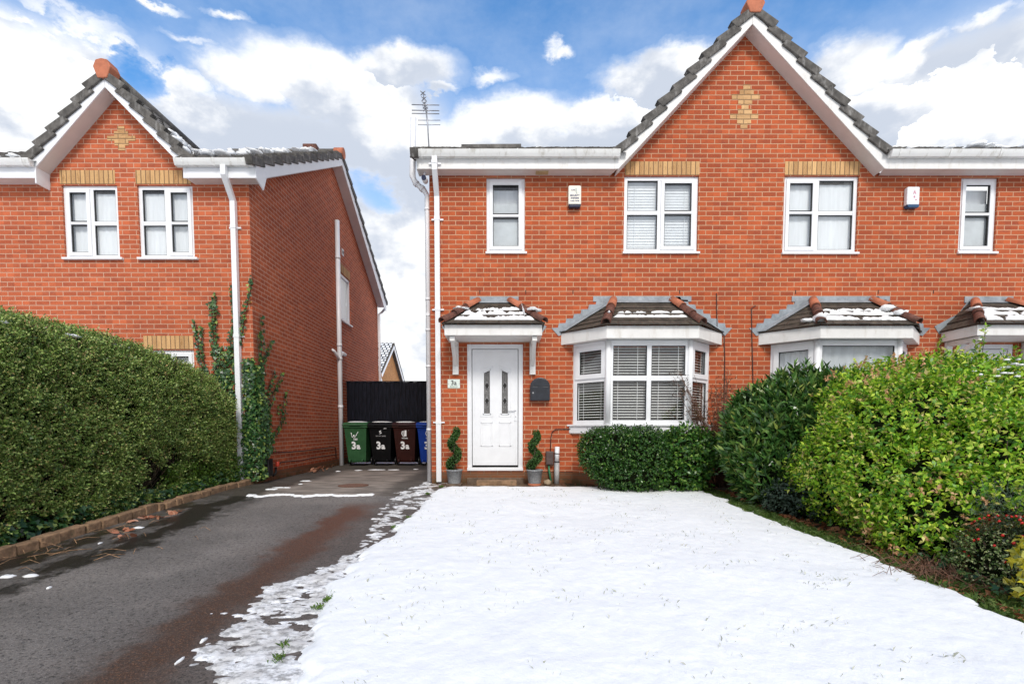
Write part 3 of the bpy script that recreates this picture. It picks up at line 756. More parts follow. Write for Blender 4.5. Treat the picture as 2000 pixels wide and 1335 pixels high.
# half-melted snow on the drive beside the lawn
WX = np.array([-7, -6.3, -5.95, -5.5, -5.0, -4.6, -4.2, -3.3, -2, -.9, .3, 1.4, 2]); WW = np.array([.42, .40, .54, .50, .44, .36, .26, .36, .55, .68, .50, .25, .1]); TH = np.array([.46, .46, .45, .44, .45, .47, .58, .59, .56, .51, .48, .50, .6])
def patch_v(x, y):
    l = np.interp(y, LX, LE); d = l-x; w = np.interp(y, WX, WW); n = fbm(x*5+2.2*y, y*6-x*2, 4, 31)*.55+fbm(x*12+8*y, y*22-4*x, 4, 33)*.45
    e = np.minimum(1, np.clip((w-d)/(.12), -1, 1)); return n-np.interp(y, WX, TH)-np.where(e < 1, (1-e)*.22, 0)
def patch_z(x, y):
    k = np.clip(patch_v(x, y)/.10, -1, 1); return gza(y)+.003+.009*k+(fbm(x*26, y*26, 3, 35)-.5)*.006
tag(grid_mesh('melting_snow', np.arange(-2.15, -.8, .014), np.arange(-7.0, 1.9, .014), patch_z, SLUSH, keep=lambda x, y: (patch_v(x, y) > -.02) & (x < np.interp(y, LX, LE)+.16)), kind='structure')
def ridge_v(x, y):
    e = np.minimum(np.clip((x+3.62)/1.1, -1, 1), np.clip((-1.86-x)/.25, -1, 1)); c = -1.36+(fbm(x*3.5, x*0, 5, 41)-.5)*.34
    w = .070*(.25+.9*fbm(x*7, x*0+2, 4, 42))+(fbm(x*22, y*22, 3, 46)-.5)*.07*np.clip(e, 0, 1); return np.where(e > 0, 1-np.abs(y-c)/np.maximum(w, 1e-3), -1)
def ridge_z(x, y): k = np.clip(ridge_v(x, y), -.5, 1); return gza(y)+np.where(k > 0, .022*np.sqrt(np.maximum(k, 0)), .02*k)+(fbm(x*20, y*20, 3, 44)-.5)*.012
tag(grid_mesh('snow_ridge', np.arange(-3.7, -1.8, .012), np.arange(-1.6, -1.12, .012), ridge_z, SNOW, keep=lambda x, y: ridge_v(x, y) > -.3), kind='structure')
bits = [(530, 955, .10, .035), (560, 952, .06, .02), (598, 939, .10, .022), (587, 945, .035, .03), (270, 1030, .05, .02), (15, 1125, .05, .02), (60, 1124, .05, .02), (545, 952, .1, .04), (700, 918, .08, .05), (735, 917, .2, .04), (770, 917, .14, .04), (812, 916, .06, .05), (660, 920, .05, .04), (398, 1250, .010, .014), (352, 1290, .008, .02), (96, 1147, .01, .008), (196, 1060, .012, .01)]
m = MB(); r_ = random.Random(4)
for (u, v, rx, ry) in bits:
    best = min(np.arange(-6.8, 4.2, .02), key=lambda yy: abs(at(u, v, yy).z-gz(yy))); p = at(u, v, best)
    m.blob((p.x, p.y, gz(best)), (rx, ry*1.6+.01, .012), 14, 6, .25, int(u))
tag(m.build('snow_scraps', SNOW), 'small scraps of snow left on the drive', 'snow', kind='stuff')

# brick edging between the drive and the hedge
EDGE = simple('edging_block', (.27, .165, .095), .9, .35, 8, bumpd=.01, bscale=22, dirt=(.10, .085, .04), dirt_amt=.8)
m = MB(); y = 0.02; r_ = random.Random(5)
while y > -9:
    L = r_.choice([.21, .215, .105, .21]); x0 = -4.27+r_.uniform(-.012, .012)+.10*math.exp(-((y+5.2)/1.1)**2); h = .078+r_.uniform(-.010, .010); zb = gz(y)
    m.obox((x0, y-L, zb-.05+r_.uniform(-.004, .004)), (.10, r_.uniform(-.01, .01), r_.uniform(-.008, .006)), (r_.uniform(-.008, .008), L-.008, r_.uniform(-.008, .008)+.045*L), (0, 0, h+.05)); y -= L+.004
tag(m.build('kerb', EDGE, bevel=.012), kind='structure')

# ------------------------------------------------------------------ semi-detached house (main)
HL, HR, HB = -1.21, 9.3, 8.3      # left corner, right end, back
EV = 4.985                         # soffit level
house = thing('semi_detached_house', 'red brick semi with the big gable, white front door and bay windows behind the lawn', 'house', (HL, 0, 0))
m = MB()
W_ = [(-.289, .333, 3.777, 4.947), (1.935, 3.135, 3.777, 4.975), (4.515, 5.715, 3.768, 4.975), (7.365, 7.965, 3.777, 4.947)]
DOOR = (-.613, .307, .224, 2.30); DOOR2 = (7.44, 8.36, .224, 2.30)
BAYH = [(1.14, 3.36, .95, 2.26), (4.38, 6.60, .95, 2.26)]
wall_holes(m, HL, HR, -.3, EV+.03, W_+[DOOR, DOOR2]+BAYH, lambda a, b: (a, 0, b), (0, 1, 0))
GA = (3.83, 7.22)
m.quad((1.66, 0, EV+.03), (6.05, 0, EV+.03), (GA[0], 0, GA[1]+.06))
m.quad((HL, 0, -.3), (HL, 0, EV+.03), (HL, HB, EV+.03), (HL, HB, -.3)); m.quad((HR, 0, -.3), (HR, HB, -.3), (HR, HB, EV+.03), (HR, 0, EV+.03)); m.quad((HL, HB, -.3), (HL, HB, EV), (HR, HB, EV), (HR, HB, -.3))
m.quad((HL, 0, EV+.03), (HL, 4.15, 7.3), (HL, HB, EV+.03))
m.build('wall', BR, house)
m = MB(); m.quad((HL+.02, 3.2, .2), (HR, 3.2, .2), (HR, 3.2, 2.6), (HL+.02, 3.2, 2.6)); m.box(HL+.1, HR-.1, .3, 3.2, .15, .2); m.box(HL+.1, HR-.1, .12, 3.2, 2.62, 2.66)
m.build('interior_room', ROOM, house)
# main roof and the cross gable
def mplane(y): return 5.2+.527*(y+.36)
m = MB(); S_ = Vector((0, 1, .527))
m.quad((-1.40, -.33, 5.17), (1.9, -.33, 5.17), (1.9, 4.15, mplane(4.15)-.03), (-1.40, 4.15, mplane(4.15)-.03)); m.quad((5.9, -.33, 5.17), (HR, -.33, 5.17), (HR, 4.15, mplane(4.15)-.03), (5.9, 4.15, mplane(4.15)-.03))
m.quad((1.9, 4.15, 7.54), (5.9, 4.15, 7.54), (5.9, 3.0, 6.9), (1.9, 3, 6.9))
m.quad((-1.40, 4.15, mplane(4.15)-.03), (HR, 4.15, mplane(4.15)-.03), (HR, 8.6, 5.17), (-1.40, 8.6, 5.17))
gp = [(1.74, 5.20), (3.83, 7.38), (5.96, 5.20)]
for a, b in ((gp[0], gp[1]), (gp[1], gp[2])): m.quad((a[0], -.24, a[1]), (b[0], -.24, b[1]), (b[0], 4.0, b[1]), (a[0], 4.0, a[1]))
roof = m.build('roof', TILE, house)
m = MB()
tile_slope(m, (-1.40, -.30, 5.195), (1, 0, 0), S_, 3.2, 5.0, clip=lambda p: p.y < 4.2)
tile_slope(m, (5.95, -.30, 5.195), (1, 0, 0), S_, HR-5.95, 5.0, clip=lambda p: p.y < 4.2)
dl = Vector((gp[1][0]-gp[0][0], 0, gp[1][1]-gp[0][1]))
tile_slope(m, (gp[0][0], -.2, gp[0][1]), (0, 1, 0), dl, 4.2, dl.length, clip=lambda p: p.z > mplane(p.y)-.1)
dr = Vector((gp[1][0]-gp[2][0], 0, gp[1][1]-gp[2][1]))
tile_slope(m, (gp[2][0], -.2, gp[2][1]), (0, 1, 0), dr, 4.2, dr.length, clip=lambda p: p.z > mplane(p.y)-.1)
m.build('roof_tiles', TILE, roof)
for a_, b_2 in (((-1.02, 4.15, 7.56), (.4, 4.15, 7.57)), ((6.2, 4.15, 7.57), (7.3, 4.15, 7.56)), ((GA[0], -.05, 7.40), (GA[0], 3.9, 7.42))): m = MB(); m.tube([a_, b_2], .11, 12); m.build('ridge_tiles', TILE, roof)
m = MB()   # terracotta block that closes the ridge over the gable
ex = 3.835; m.prism([(ex-.08, -.30, 7.26), (ex+.08, -.30, 7.26), (ex+.145, -.30, 7.40), (ex+.10, -.30, 7.50), (ex, -.30, 7.53), (ex-.10, -.30, 7.50), (ex-.145, -.30, 7.40)], (0, .22, 0)); m.build('ridge_end_cap', TERRA, roof, bevel=.012)
verge('verge_tiles', (1.77, -.25, 5.235), (3.77, -.25, 7.335), 9, roof); verge('verge_tiles', (5.97, -.25, 5.235), (3.90, -.25, 7.335), 9, roof)
verge('verge_tiles', (-1.415, -.38, 5.14), (-1.415, 4.15, 7.5), 14, roof, out=(-1, 0, 0), over=.12)
# snow lying between the tile ribs at the eaves
m = MB(); r_ = random.Random(3)
for k in range(30):
    x = r_.choice([r_.uniform(-1.35, 1.6), r_.uniform(6.3, 9.2), r_.uniform(7.0, 9.2)]); m.blob((x, -.27+r_.uniform(0, .25), 5.26+r_.uniform(0, .06)), (r_.uniform(.04, .16), .12, .035), 12, 6, .2, k)
m.build('roof_snow', SNOW, roof, stuff=True)
# barge boards, fascia, soffits
m = MB(); m.prism([(3.815, -.25, 7.305), (1.72, -.25, 5.135), (1.72, -.25, EV-.02), (1.785, -.25, EV-.02), (3.815, -.25, 7.12)], (0, .024, 0)); m.build('barge_board', PVCD, house, bevel=.004)
m = MB(); m.prism([(3.817, -.25, 7.305), (6.005, -.25, 5.135), (6.005, -.25, EV-.02), (5.945, -.25, EV-.02), (3.817, -.25, 7.12)], (0, .024, 0)); m.build('barge_board', PVCD, house, bevel=.004)
m = MB(); m.obox((1.785, -.226, EV-.018), (2.03, 0, 2.156), (0, .25, 0), (-.012, 0, .012)); m.build('gable_soffit', SOFFIT, house)
m = MB(); m.obox((5.945, -.226, EV-.018), (-2.128, 0, 2.156), (0, .25, 0), (.012, 0, .012)); m.build('gable_soffit', SOFFIT, house)
m = MB(); m.box(-1.37, 1.719, -.251, -.228, EV-.022, 5.17); m.build('fascia_board', PVCD, house, bevel=.004)
m = MB(); m.box(6.006, HR, -.251, -.228, EV-.022, 5.17); m.build('fascia_board', PVCD, house, bevel=.004)
m = MB(); m.prism([(-1.37, -.227, EV-.006), (1.78, -.227, EV-.006), (1.70, -.001, EV-.006), (-1.37, -.001, EV-.006)], (0, 0, .012)); m.build('eaves_soffit', SOFFIT, house)
m = MB(); m.prism([(5.95, -.227, EV-.006), (HR, -.227, EV-.006), (HR, -.001, EV-.006), (6.03, -.001, EV-.006)], (0, 0, .012)); m.build('eaves_soffit', SOFFIT, house)
m = MB(); m.box(.50, .70, -.16, -.04, EV-.013, EV-.0065); m.box(.53, .67, -.14, -.06, EV-.016, EV-.013); m.build('soffit_vent', simple('yellowed_plastic', (.50, .40, .22), .6), house)
m = MB(); m.prism([(-1.372, -.25, EV-.02), (-1.372, -.25, 5.15), (-1.372, 4.15, 7.48), (-1.372, 8.5, 5.15), (-1.372, 8.5, 4.98), (-1.372, 4.15, 7.3), (-1.372, -.0, EV-.02)], (.02, 0, 0)); m.build('side_barge_board', PVCD, house)
gutter(house, -1.405, 1.79, -.365, 5.205, 5); gutter(house, 5.97, HR, -.365, 5.205, 5)
dp = downpipe(house, [(-1.08, -.31, 5.11), (-1.08, -.31, 4.93), (-1.08, -.055, 4.62), (-1.08, -.055, .04)], .056, joints=(5.03, 4.28, 2.85, 1.02), mat=PVC)
# soil pipe round the corner and up past the verge
m = MB(); pts = [(-1.262, .12, .02), (-1.262, .12, 4.72), (-1.31, .12, 4.80), (-1.46, .12, 4.93), (-1.50, .12, 5.03), (-1.475, .12, 5.94)]; m.tube(pts, [.042]*4+[.050, .050], 16)
sp = m.build('soil_pipe', GREYPIPE, house)
for z in (.9, 1.95, 2.55, 3.05, 4.5): m = MB(); m.tube([(-1.262, .12, z-.018), (-1.262, .12, z+.018)], .048, 16); m.build('pipe_collar', GREYPIPE, sp)
t = (pts[2], pts[3])
for q0, q1 in ((.1, .35), (.75, 1.)): m = MB(); m.tube([Vector(t[0]).lerp(Vector(t[1]), q0), Vector(t[0]).lerp(Vector(t[1]), q1)], .052, 16); m.build('pipe_collar', GREYPIPE, sp)
m = MB(); m.tube([(-1.262, .07, 2.80), (-1.262, .12, 2.80)], .030, 14)
m.build('inspection_cap', GREYPIPE, sp)
# upper windows and lintels
window(house, *W_[0], split=None, sash='right', transom=.5, blind='frost', label='narrow frosted window over the canopy')
window(house, *W_[1], split=.485, sash='right', transom=.53, blind='closed', label='window with closed venetian blinds')
window(house, *W_[2], split=.46, sash='left', transom=.53, blind='net', label='window with plain white blinds')
window(house, *W_[3], split=None, sash='right', transom=.52, blind='frost', label='narrow window near the right eaves')
lintel(house, 1.94, 3.14, 4.985, 5.20); lintel(house, 4.515, 5.72, 4.985, 5.20)
m = MB(); m.box(4.515, 4.515, 0, 0, 5, 5)
h1, h2 = .112, .225
buff_motif(house, 3.845, 6.385, [(.056, .02), (.112, .02), (.225, .01), (.112, .0), (.056, 0), (.112, 0), (.225, -.01), (.112, -.01), (.056, -.01)])
for xx in (-.4, .35, 1.12, 2.86, 4.75, 6.1, 7.0): m = MB(); m.box(xx-.006, xx+.006, -.0025, .01, 3.11, 3.17); m.build('weep_slot', DARK, house)
# mortar drips and scars low on the wall: damp-proof line
m = MB(); m.box(.345, 1.15, -.003, .01, .196, .203); m.build('damp_course', DARK, house)

# front door
def front_door(parent, D, mir=False):
    x0, x1, z0, z1 = D; y = .03; f = MB()
    f.box(x0, x0+.075, y-.02, y+.05, z0+.05, z1); f.box(x1-.075, x1, y-.02, y+.05, z0+.05, z1); f.box(x0+.075, x1-.075, y-.02, y+.05, z1-.075, z1)
    fr = f.build('door_frame', PVC, parent, bevel=.005)
    t = MB(); t.box(x0-.005, x1+.005, y-.06, y+.05, z0-.005, z0+.049); t.build('threshold', PVC, fr, bevel=.006)
    g0, g1, h0, h1_ = x0+.085, x1-.085, z0+.085, z1-.085
    d = MB(); w = g1-g0; cx = (g0+g1)/2; yd = y-.005
    cols = [(cx-w*.26-.065, cx-w*.26+.065), (cx+w*.26-.075, cx+w*.26+.055)]
    cols = [(x0+.275, x0+.375), (x0+.570, x0+.672)]   # glazed slots
    zb, zt = z0+.94, z0+1.655
    # slab split round the two glazed slots
    d.box(g0, cols[0][0], yd, yd+.045, h0, h1_); d.box(cols[0][1], cols[1][0], yd, yd+.045, h0, h1_); d.box(cols[1][1], g1, yd, yd+.045, h0, h1_)
    for k, (a, b) in enumerate(cols):
        d.box(a, b, yd, yd+.045, h0, zb)
        s = .05 if k == 0 else -.05
        d.prism([(a, yd, zt-max(s, 0)), (b, yd, zt+min(s, 0)), (b, yd, h1_), (a, yd, h1_)], (0, .045, 0))
    o = d.build('door', PVC, parent)
    r = MB(); e = .006
    def ring(poly, t=.014, pr=.008):
        c = sum((Vector((p[0], 0, p[1])) for p in poly), Vector())/len(poly)
        for k in range(len(poly)):
            a, b = Vector((poly[k][0], 0, poly[k][1])), Vector((poly[(k+1) % len(poly)][0], 0, poly[(k+1) % len(poly)][1]))
            dd = (b-a).normalized(); nn = Vector((-dd.z, 0, dd.x)); 
            if nn.dot(c-a) < 0: nn = -nn
            r.obox(a+Vector((0, yd-pr, 0)), b-a, nn*t, (0, pr, 0))
    a0, a1 = g0+.035, g1-.035
    ring([(a0, h0+.035), (a1, h0+.035), (a1, h1_-.035), (a0, h1_-.035)], .008, .004)
    for k, (a, b) in enumerate(cols):
        s = .05 if k == 0 else -.05
        ring([(a-.016, zb-.016), (b+.016, zb-.016), (b+.016, zt+min(s, 0)+.02), (a-.016, zt-max(s, 0)+.02)], .018, .012)
        lo, hi = (a-.055, b+.045) if k == 0 else (a-.045, b+.055)
        ring([(lo, zb-.05), (hi, zb-.05), (hi, zt+(-.00 if k == 0 else -.07)+.08), (lo, zt+(-.07 if k == 0 else .0)+.08)], .010, .006)
        ring([(lo, z0+.40), (hi, z0+.40), (hi, z0+.80), (lo, z0+.80)], .016, .010); ring([(lo+.03, z0+.43), (hi-.03, z0+.43), (hi-.03, z0+.77), (lo+.03, z0+.77)], .008, .005)
    r.build('door_moulding', PVC, o, bevel=.002)
    gl = MB(); ld = MB(); yg = yd+.012
    for k, (a, b) in enumerate(cols):
        s = .05 if k == 0 else -.05
        gl.quad((a, yg+.006, zb), (b, yg+.006, zb), (b, yg+.006, zt+min(s, 0)), (a, yg+.006, zt-max(s, 0)))
        c = (a+b)/2
        for zc in (zb+.21, zb+.46):
            P_ = [(c-.036, zc), (c, zc+.07), (c+.036, zc), (c, zc-.07)]
            for q in range(4): ld.tube([(P_[q][0], yg, P_[q][1]), (P_[(q+1) % 4][0], yg, P_[(q+1) % 4][1])], .0035, 5)
        for dx in (-.018, .018):
            ld.tube([(c+dx, yg, zb), (c+dx, yg, zb+.17)], .003, 5); ld.tube([(c+dx, yg, zb+.25), (c+dx, yg, zb+.42)], .003, 5); ld.tube([(c+dx, yg, zb+.5), (c+dx, yg, zt-.05)], .003, 5)
    gg = gl.build('door_glass', MATS['leaded_glass'], o); ld.build('leading', MATS['lead_came'], gg, stuff=True)
    dm = MB()
    for (a, b) in cols:
        c = (a+b)/2
        for zc in (zb+.21, zb+.46): dm.prism([(c-.028, yg+.002, zc), (c, yg+.002, zc+.055), (c+.028, yg+.002, zc), (c, yg+.002, zc-.055)], (0, .003, 0))
    dm.build('dark_diamond_panes', DARK, gg, stuff=True)
    h = MB(); hx = x1-.12; h.box(hx-.018, hx+.018, yd-.012, yd, z0+.82, z0+1.04); h.tube([(hx, yd-.03, z0+1.0), (hx-.13, yd-.045, z0+1.0)], .010, 8); h.tube([(hx, yd-.03, z0+1.0), (hx, yd, z0+1.0)], .010, 8)
    hd = h.build('handle', PVC, o, bevel=.003); k = MB(); k.tube([(hx, yd-.016, z0+.89), (hx, yd-.010, z0+.89)], .009, 10); k.build('keyhole', MATS['lead_came'], hd)
    g = MB(); g.box(g0-.004, g1+.004, y-.024, y-.012, z0+.052, z0+.066); g.build('draught_gap', DARK, fr)
    bk = MB(); bk.box(x0, x1, y+.06, y+.07, z0, z1); bk.build('hall_lining', DARK, fr)
    return o
m_, g_, b_ = principled('leaded_glass'); b_.inputs['Base Color'].default_value = (.13, .125, .12, 1); b_.inputs['Roughness'].default_value = .22; bump(g_, b_, g_.noise(g_.add('ShaderNodeNewGeometry').outputs['Position'], 60, 2), .01)
simple('lead_came', (.42, .42, .43), .35, .1, metal=.6)
front_door(house, DOOR); front_door(house, DOOR2)
m = MB(); m.box(-.45, .20, -.30, -.02, -.02, .075); m.build('door_step', MATS['edging_block'], house, bevel=.008)
m = MB(); m.box(-.62, .32, -.05, -.001, -.02, .10); m.build('step_ledge', MATS['wet_brick_paving'], house, bevel=.006)

# door canopy: hipped tiled roof on timber brackets
def canopy(parent, cx, snowy=True, seed=0, full=True):
    ya = -.65; x0, x1 = cx-.74, cx+.74; zs = 2.328; zf = 2.485
    E = [(x0-.03, -.72, zf+.005), (x1+.03, -.72, zf+.005), (cx+.285, -.0, 2.985), (cx-.285, -.0, 2.985)]
    m = MB(); plain_courses(m, *E, 4, seed=seed)
    SL = [(x0-.03, 0, zf+.005), (x0-.03, -.72, zf+.005), (cx-.285, -.02, 2.985), (cx-.285, -.0, 2.985)]
    SR = [(x1+.03, -.72, zf+.005), (x1+.03, 0, zf+.005), (cx+.285, -.0, 2.985), (cx+.285, -.02, 2.985)]
    plain_courses(m, *SL, 4, seed=seed+1); plain_courses(m, *SR, 4, seed=seed+2)
    c = m.build('canopy_roof', TILED, parent)
    b = MB(); b.box(x0, x1, ya, ya+.022, zs, zf+.0); b.box(x0, x0+.022, ya+.022, -.001, zs, zf); b.box(x1-.022, x1, ya+.022, -.001, zs, zf); b.build('canopy_fascia', PVCD, c, bevel=.004)
    s = MB(); s.box(x0+.022, x1-.022, ya+.022, -.001, zs+.006, zs+.018); s.build('canopy_soffit', PVCD, c)
    for P0, P1 in (((x0-.02, -.71, zf+.035), (cx-.265, -.06, 2.99)), ((x1+.02, -.71, zf+.035), (cx+.265, -.06, 2.99))): hip_tiles(c, P0, P1, 3)
    f = MB(); f.box(cx-.39, cx+.40, -.014, .01, 2.965, 3.065); f.prism([(cx-.32, -.014, 2.99), (cx+.32, -.014, 2.99), (cx+.36, -.10, 2.945), (cx-.36, -.10, 2.945)], (0, 0, .008)); f.build('top_flashing', LEAD, c)
    for s_ in (-1, 1):
        f = MB(); xx = x0-.03 if s_ < 0 else x1+.03
        f.prism([(xx-s_*-.0, -.010, zf-.03), (xx+s_*.09, -.010, zf+.10), (xx-s_*.30, -.010, zf+.31), (cx+s_*.33, -.010, 3.0), (cx+s_*.30, -.010, 2.94)], (0, .02, 0)); f.build('side_flashing', LEAD, c)
    for s_ in (-1, 1):
        bx = cx+s_*.63; w = .048; k = MB()
        k.box(bx-w, bx+w, -.055, -.001, 1.84, zs); k.box(bx-w*.8, bx+w*.8, -.60, -.055, zs-.075, zs-.002)
        k.prism([(bx-w*.62, -.055, 1.93), (bx-w*.62, -.055, 2.05), (bx-w*.62, -.46, zs-.075), (bx-w*.62, -.56, zs-.075)], (w*1.24, 0, 0)); k.box(bx-w*1.02, bx+w*1.02, -.062, -.001, 1.80, 1.839)
        k.build('bracket', PVCD, c, bevel=.005)
    if snowy:
        sn = MB(); up = (Vector(E[3])-Vector(E[0])); up.x = 0; L = up.length; up.normalize(); nr = Vector((0, -up.z, up.y))
        if full:
            for k, (f0, ww) in enumerate(((.13, .16), (.36, .15), (.56, .10))):
                A = Vector(E[0]).lerp(Vector(E[3]), f0); B = Vector(E[1]).lerp(Vector(E[2]), f0)
                snow_strip(sn, A.lerp(B, .08)+nr*.014, A.lerp(B, .94)+nr*.014, ww, up, nr, seed+k, .018, 80, -.20+.1*k)
            snow_strip(sn, Vector(E[1]).lerp(Vector(E[2]), .15)+Vector((-.22, 0, .05)), Vector(E[1]).lerp(Vector(E[2]), .62)+Vector((-.04, 0, .06)), .13, up, nr, seed+8, .05, 30, -.5)
            sn.blob((x0+.22, -.36, 2.79), (.12, .12, .022), 14, 6, .35, 1); sn.blob((x1-.14, -.42, 2.75), (.12, .14, .030), 14, 6, .35, 2)
        sn.build('canopy_snow', SNOW, c, stuff=True)
    return c
canopy(house, -.167, True, 2); canopy(house, 7.90, True, 9)

# bay windows
def bay(parent, cx, seed, snow_rows, blinds=True, front_split=True, mir=1):
    hw, fw, b = 1.115, .635, .48           # half width at the wall, half width of the front, projection
    z0, z1 = .985, 2.285; wl = MB()
    P_ = [Vector((cx-hw, 0, 0)), Vector((cx-fw, -b, 0)), Vector((cx+fw, -b, 0)), Vector((cx+hw, 0, 0))]
    # brick apron under the bay
    for i in range(3):
        a, c = P_[i], P_[i+1]; wl.quad(a+Vector((0, 0, -.1)), c+Vector((0, 0, -.1)), c+Vector((0, 0, .93)), a+Vector((0, 0, .93)))
    base = wl.build('bay_brickwork', BR, parent)
    # the three glazed frames
    bayp = None
    for i in range(3):
        a, c = P_[i], P_[i+1]; d = (c-a); L = d.length; d.normalize(); nrm = Vector((d.y, -d.x, 0)); 
        def Q(u, w, z): return a+d*u+nrm*w+Vector((0, 0, z))
        def bar(mm, u0, u1, w0, w1, q0, q1): mm.obox(Q(u0, w0, q0), d*(u1-u0), -nrm*(w0-w1), Vector((0, 0, q1-q0)))
        f = MB(); fr = .075; zt = 1.70; o_u = .035 if i == 1 else .0
        bar(f, o_u, fr, 0, -.07, z0, z1); bar(f, L-fr, L-o_u, 0, -.07, z0, z1); bar(f, fr, L-fr, 0, -.07, z1-.085, z1); bar(f, fr, L-fr, 0, -.07, z0, z0+.065)
        cells = []
        if i == 1 and front_split:
            bar(f, L/2-.036, L/2+.036, -.001, -.069, z0+.065, z1-.085); bar(f, fr, L/2-.036, -.002, -.068, zt-.04, zt+.04); bar(f, L/2+.036, L-fr, -.002, -.068, zt-.04, zt+.04)
            cells = [(fr, L/2-.036, z0+.065, zt-.04), (L/2+.036, L-fr, z0+.065, zt-.04), (fr, L/2-.036, zt+.04, z1-.085), (L/2+.036, L-fr, zt+.04, z1-.085)]
        elif i == 1:
            cells = [(fr, L-fr, z0+.065, z1-.085)]
        else:
            bar(f, fr, L-fr, -.002, -.068, zt-.045, zt+.035); cells = [(fr, L-fr, z0+.065, zt-.045)]
        o = f.build('bay_window', PVC, parent, bevel=.004)
        if i != 1:
            s = MB(); u0, u1, q0, q1 = fr-.025, L-fr+.025, zt+.01, z1-.06
            bar(s, u0, u0+.075, .018, -.02, q0, q1); bar(s, u1-.075, u1, .018, -.02, q0, q1); bar(s, u0+.075, u1-.075, .018, -.02, q1-.075, q1); bar(s, u0+.075, u1-.075, .018, -.02, q0, q0+.075)
            s.build('sash', PVC, o, bevel=.004); cells.append((u0+.075, u1-.075, q0+.075, q1-.075))
        g = MB(); k = MB()
        for (u0, u1, q0, q1) in cells:
            g.quad(Q(u0, -.03, q0), Q(u1, -.03, q0), Q(u1, -.03, q1), Q(u0, -.03, q1)); t = .009
            bar(k, u0, u0+t, -.012, -.028, q0, q1); bar(k, u1-t, u1, -.012, -.028, q0, q1); bar(k, u0+t, u1-t, -.012, -.028, q1-t, q1); bar(k, u0+t, u1-t, -.012, -.028, q0, q0+t)
        g.build('pane', GLASS, o); k.build('gasket', MATS['rubber'], o)
        if blinds:
            sl = MB(); nn = 27
            for q in range(nn):
                zc = z0+.07+q*(z1-z0-.14)/nn; ca, sa = math.cos(R(30)), math.sin(R(30)); h = .0125
                A1, B1 = .05, L-.05
                sl.quad(Q(A1, -.09+h*ca, zc-h*sa), Q(B1, -.09+h*ca, zc-h*sa), Q(B1, -.09-h*ca, zc+h*sa), Q(A1, -.09-h*ca, zc+h*sa))
            for fr_ in ((.13, .37, .63, .87) if i == 1 else (.25, .75)): bar(sl, L*fr_-.003, L*fr_+.003, -.06, -.062, z0+.05, z1-.08)
            sl.build('venetian_blind', BLIND, o)
        else:
            nt = MB(); nn = 24
            for q in range(nn):
                a_, b_2 = .03+(L-.06)*q/nn, .03+(L-.06)*(q+1)/nn; w0, w1 = -.11-.012*math.sin(q*1.7), -.11-.012*math.sin((q+1)*1.7)
                nt.quad(Q(a_, w0, z0), Q(b_2, w1, z0), Q(b_2, w1, z1-.04), Q(a_, w0, z1-.04))
            nt.build('net_curtain', NETG if i == 1 else NET, o)
    # corner posts, sill and moulding
    for P0 in (P_[1], P_[2]): m = MB(); m.tube([P0+Vector((0, .012, z0)), P0+Vector((0, .012, z1))], .048, 8); m.build('corner_post', PVC, parent)
    def offs(o): return [Vector((cx-hw-o*1.35, -.001, 0)), Vector((cx-fw-o*.42, -b-o, 0)), Vector((cx+fw+o*.42, -b-o, 0)), Vector((cx+hw+o*1.35, -.001, 0))]
    def slab(name, o, za, zb, mat, par, bevel=.005):
        mm = MB(); mm.prism([p+Vector((0, 0, za)) for p in offs(o)], (0, 0, zb-za)); return mm.build(name, mat, par, bevel=bevel)
    sl = slab('sill', .075, .955, .984, PVC, parent); slab('sill_moulding', .05, .835, .9545, PVC, sl, .015); slab('inner_floor', -.06, .93, .96, DARK, sl, 0)
    # fascia + soffit
    F = [Vector((cx-1.32, -.001, 0)), Vector((cx-.70, -.65, 0)), Vector((cx+.70, -.65, 0)), Vector((cx+1.32, -.001, 0))]
    fa = MB(); 
    for i in range(3):
        a, c = F[i], F[i+1]; d = (c-a).normalized(); nrm = Vector((d.y, -d.x, 0)); fa.obox(a+Vector((0, 0, 2.285)), c-a, -nrm*.022, (0, 0, .185))
    so_ = MB(); so_.prism([p+Vector((0, .024 if i in (1, 2) else 0, 2.289)) for i, p in enumerate(F)], (0, 0, .012))
    E = [Vector((cx-1.33, 0, 2.475)), Vector((cx-.725, -.71, 2.475)), Vector((cx+.725, -.71, 2.475)), Vector((cx+1.33, 0, 2.475))]
    T = [Vector((cx-.48, -.01, 2.985)), Vector((cx+.48, -.01, 2.985))]
    r = MB(); plain_courses(r, E[1], E[2], T[1], T[0], 6, seed=seed); plain_courses(r, E[0], E[1], T[0], T[0]+Vector((-.02, .01, 0)), 6, seed=seed+1); plain_courses(r, E[2], E[3], T[1]+Vector((.02, .01, 0)), T[1], 6, seed=seed+2)
    rf = r.build('bay_roof', TILED, parent); fa.build('bay_fascia', PVCD, rf, bevel=.003); so_.build('bay_soffit', PVCD, rf)
    hip_tiles(rf, E[1]+Vector((.0, .01, .035)), T[0]+Vector((0, -.045, .02)), 3, r=.066); hip_tiles(rf, E[2]+Vector((0, .01, .035)), T[1]+Vector((0, -.045, .02)), 3, r=.066)
    f = MB(); f.box(cx-.80, cx+.80, -.012, .01, 2.985, 3.07); f.prism([(cx-.50, -.012, 3.00), (cx+.50, -.012, 3.00), (cx+.52, -.10, 2.95), (cx-.52, -.10, 2.95)], (0, 0, .008)); f.build('top_flashing', LEAD, rf)
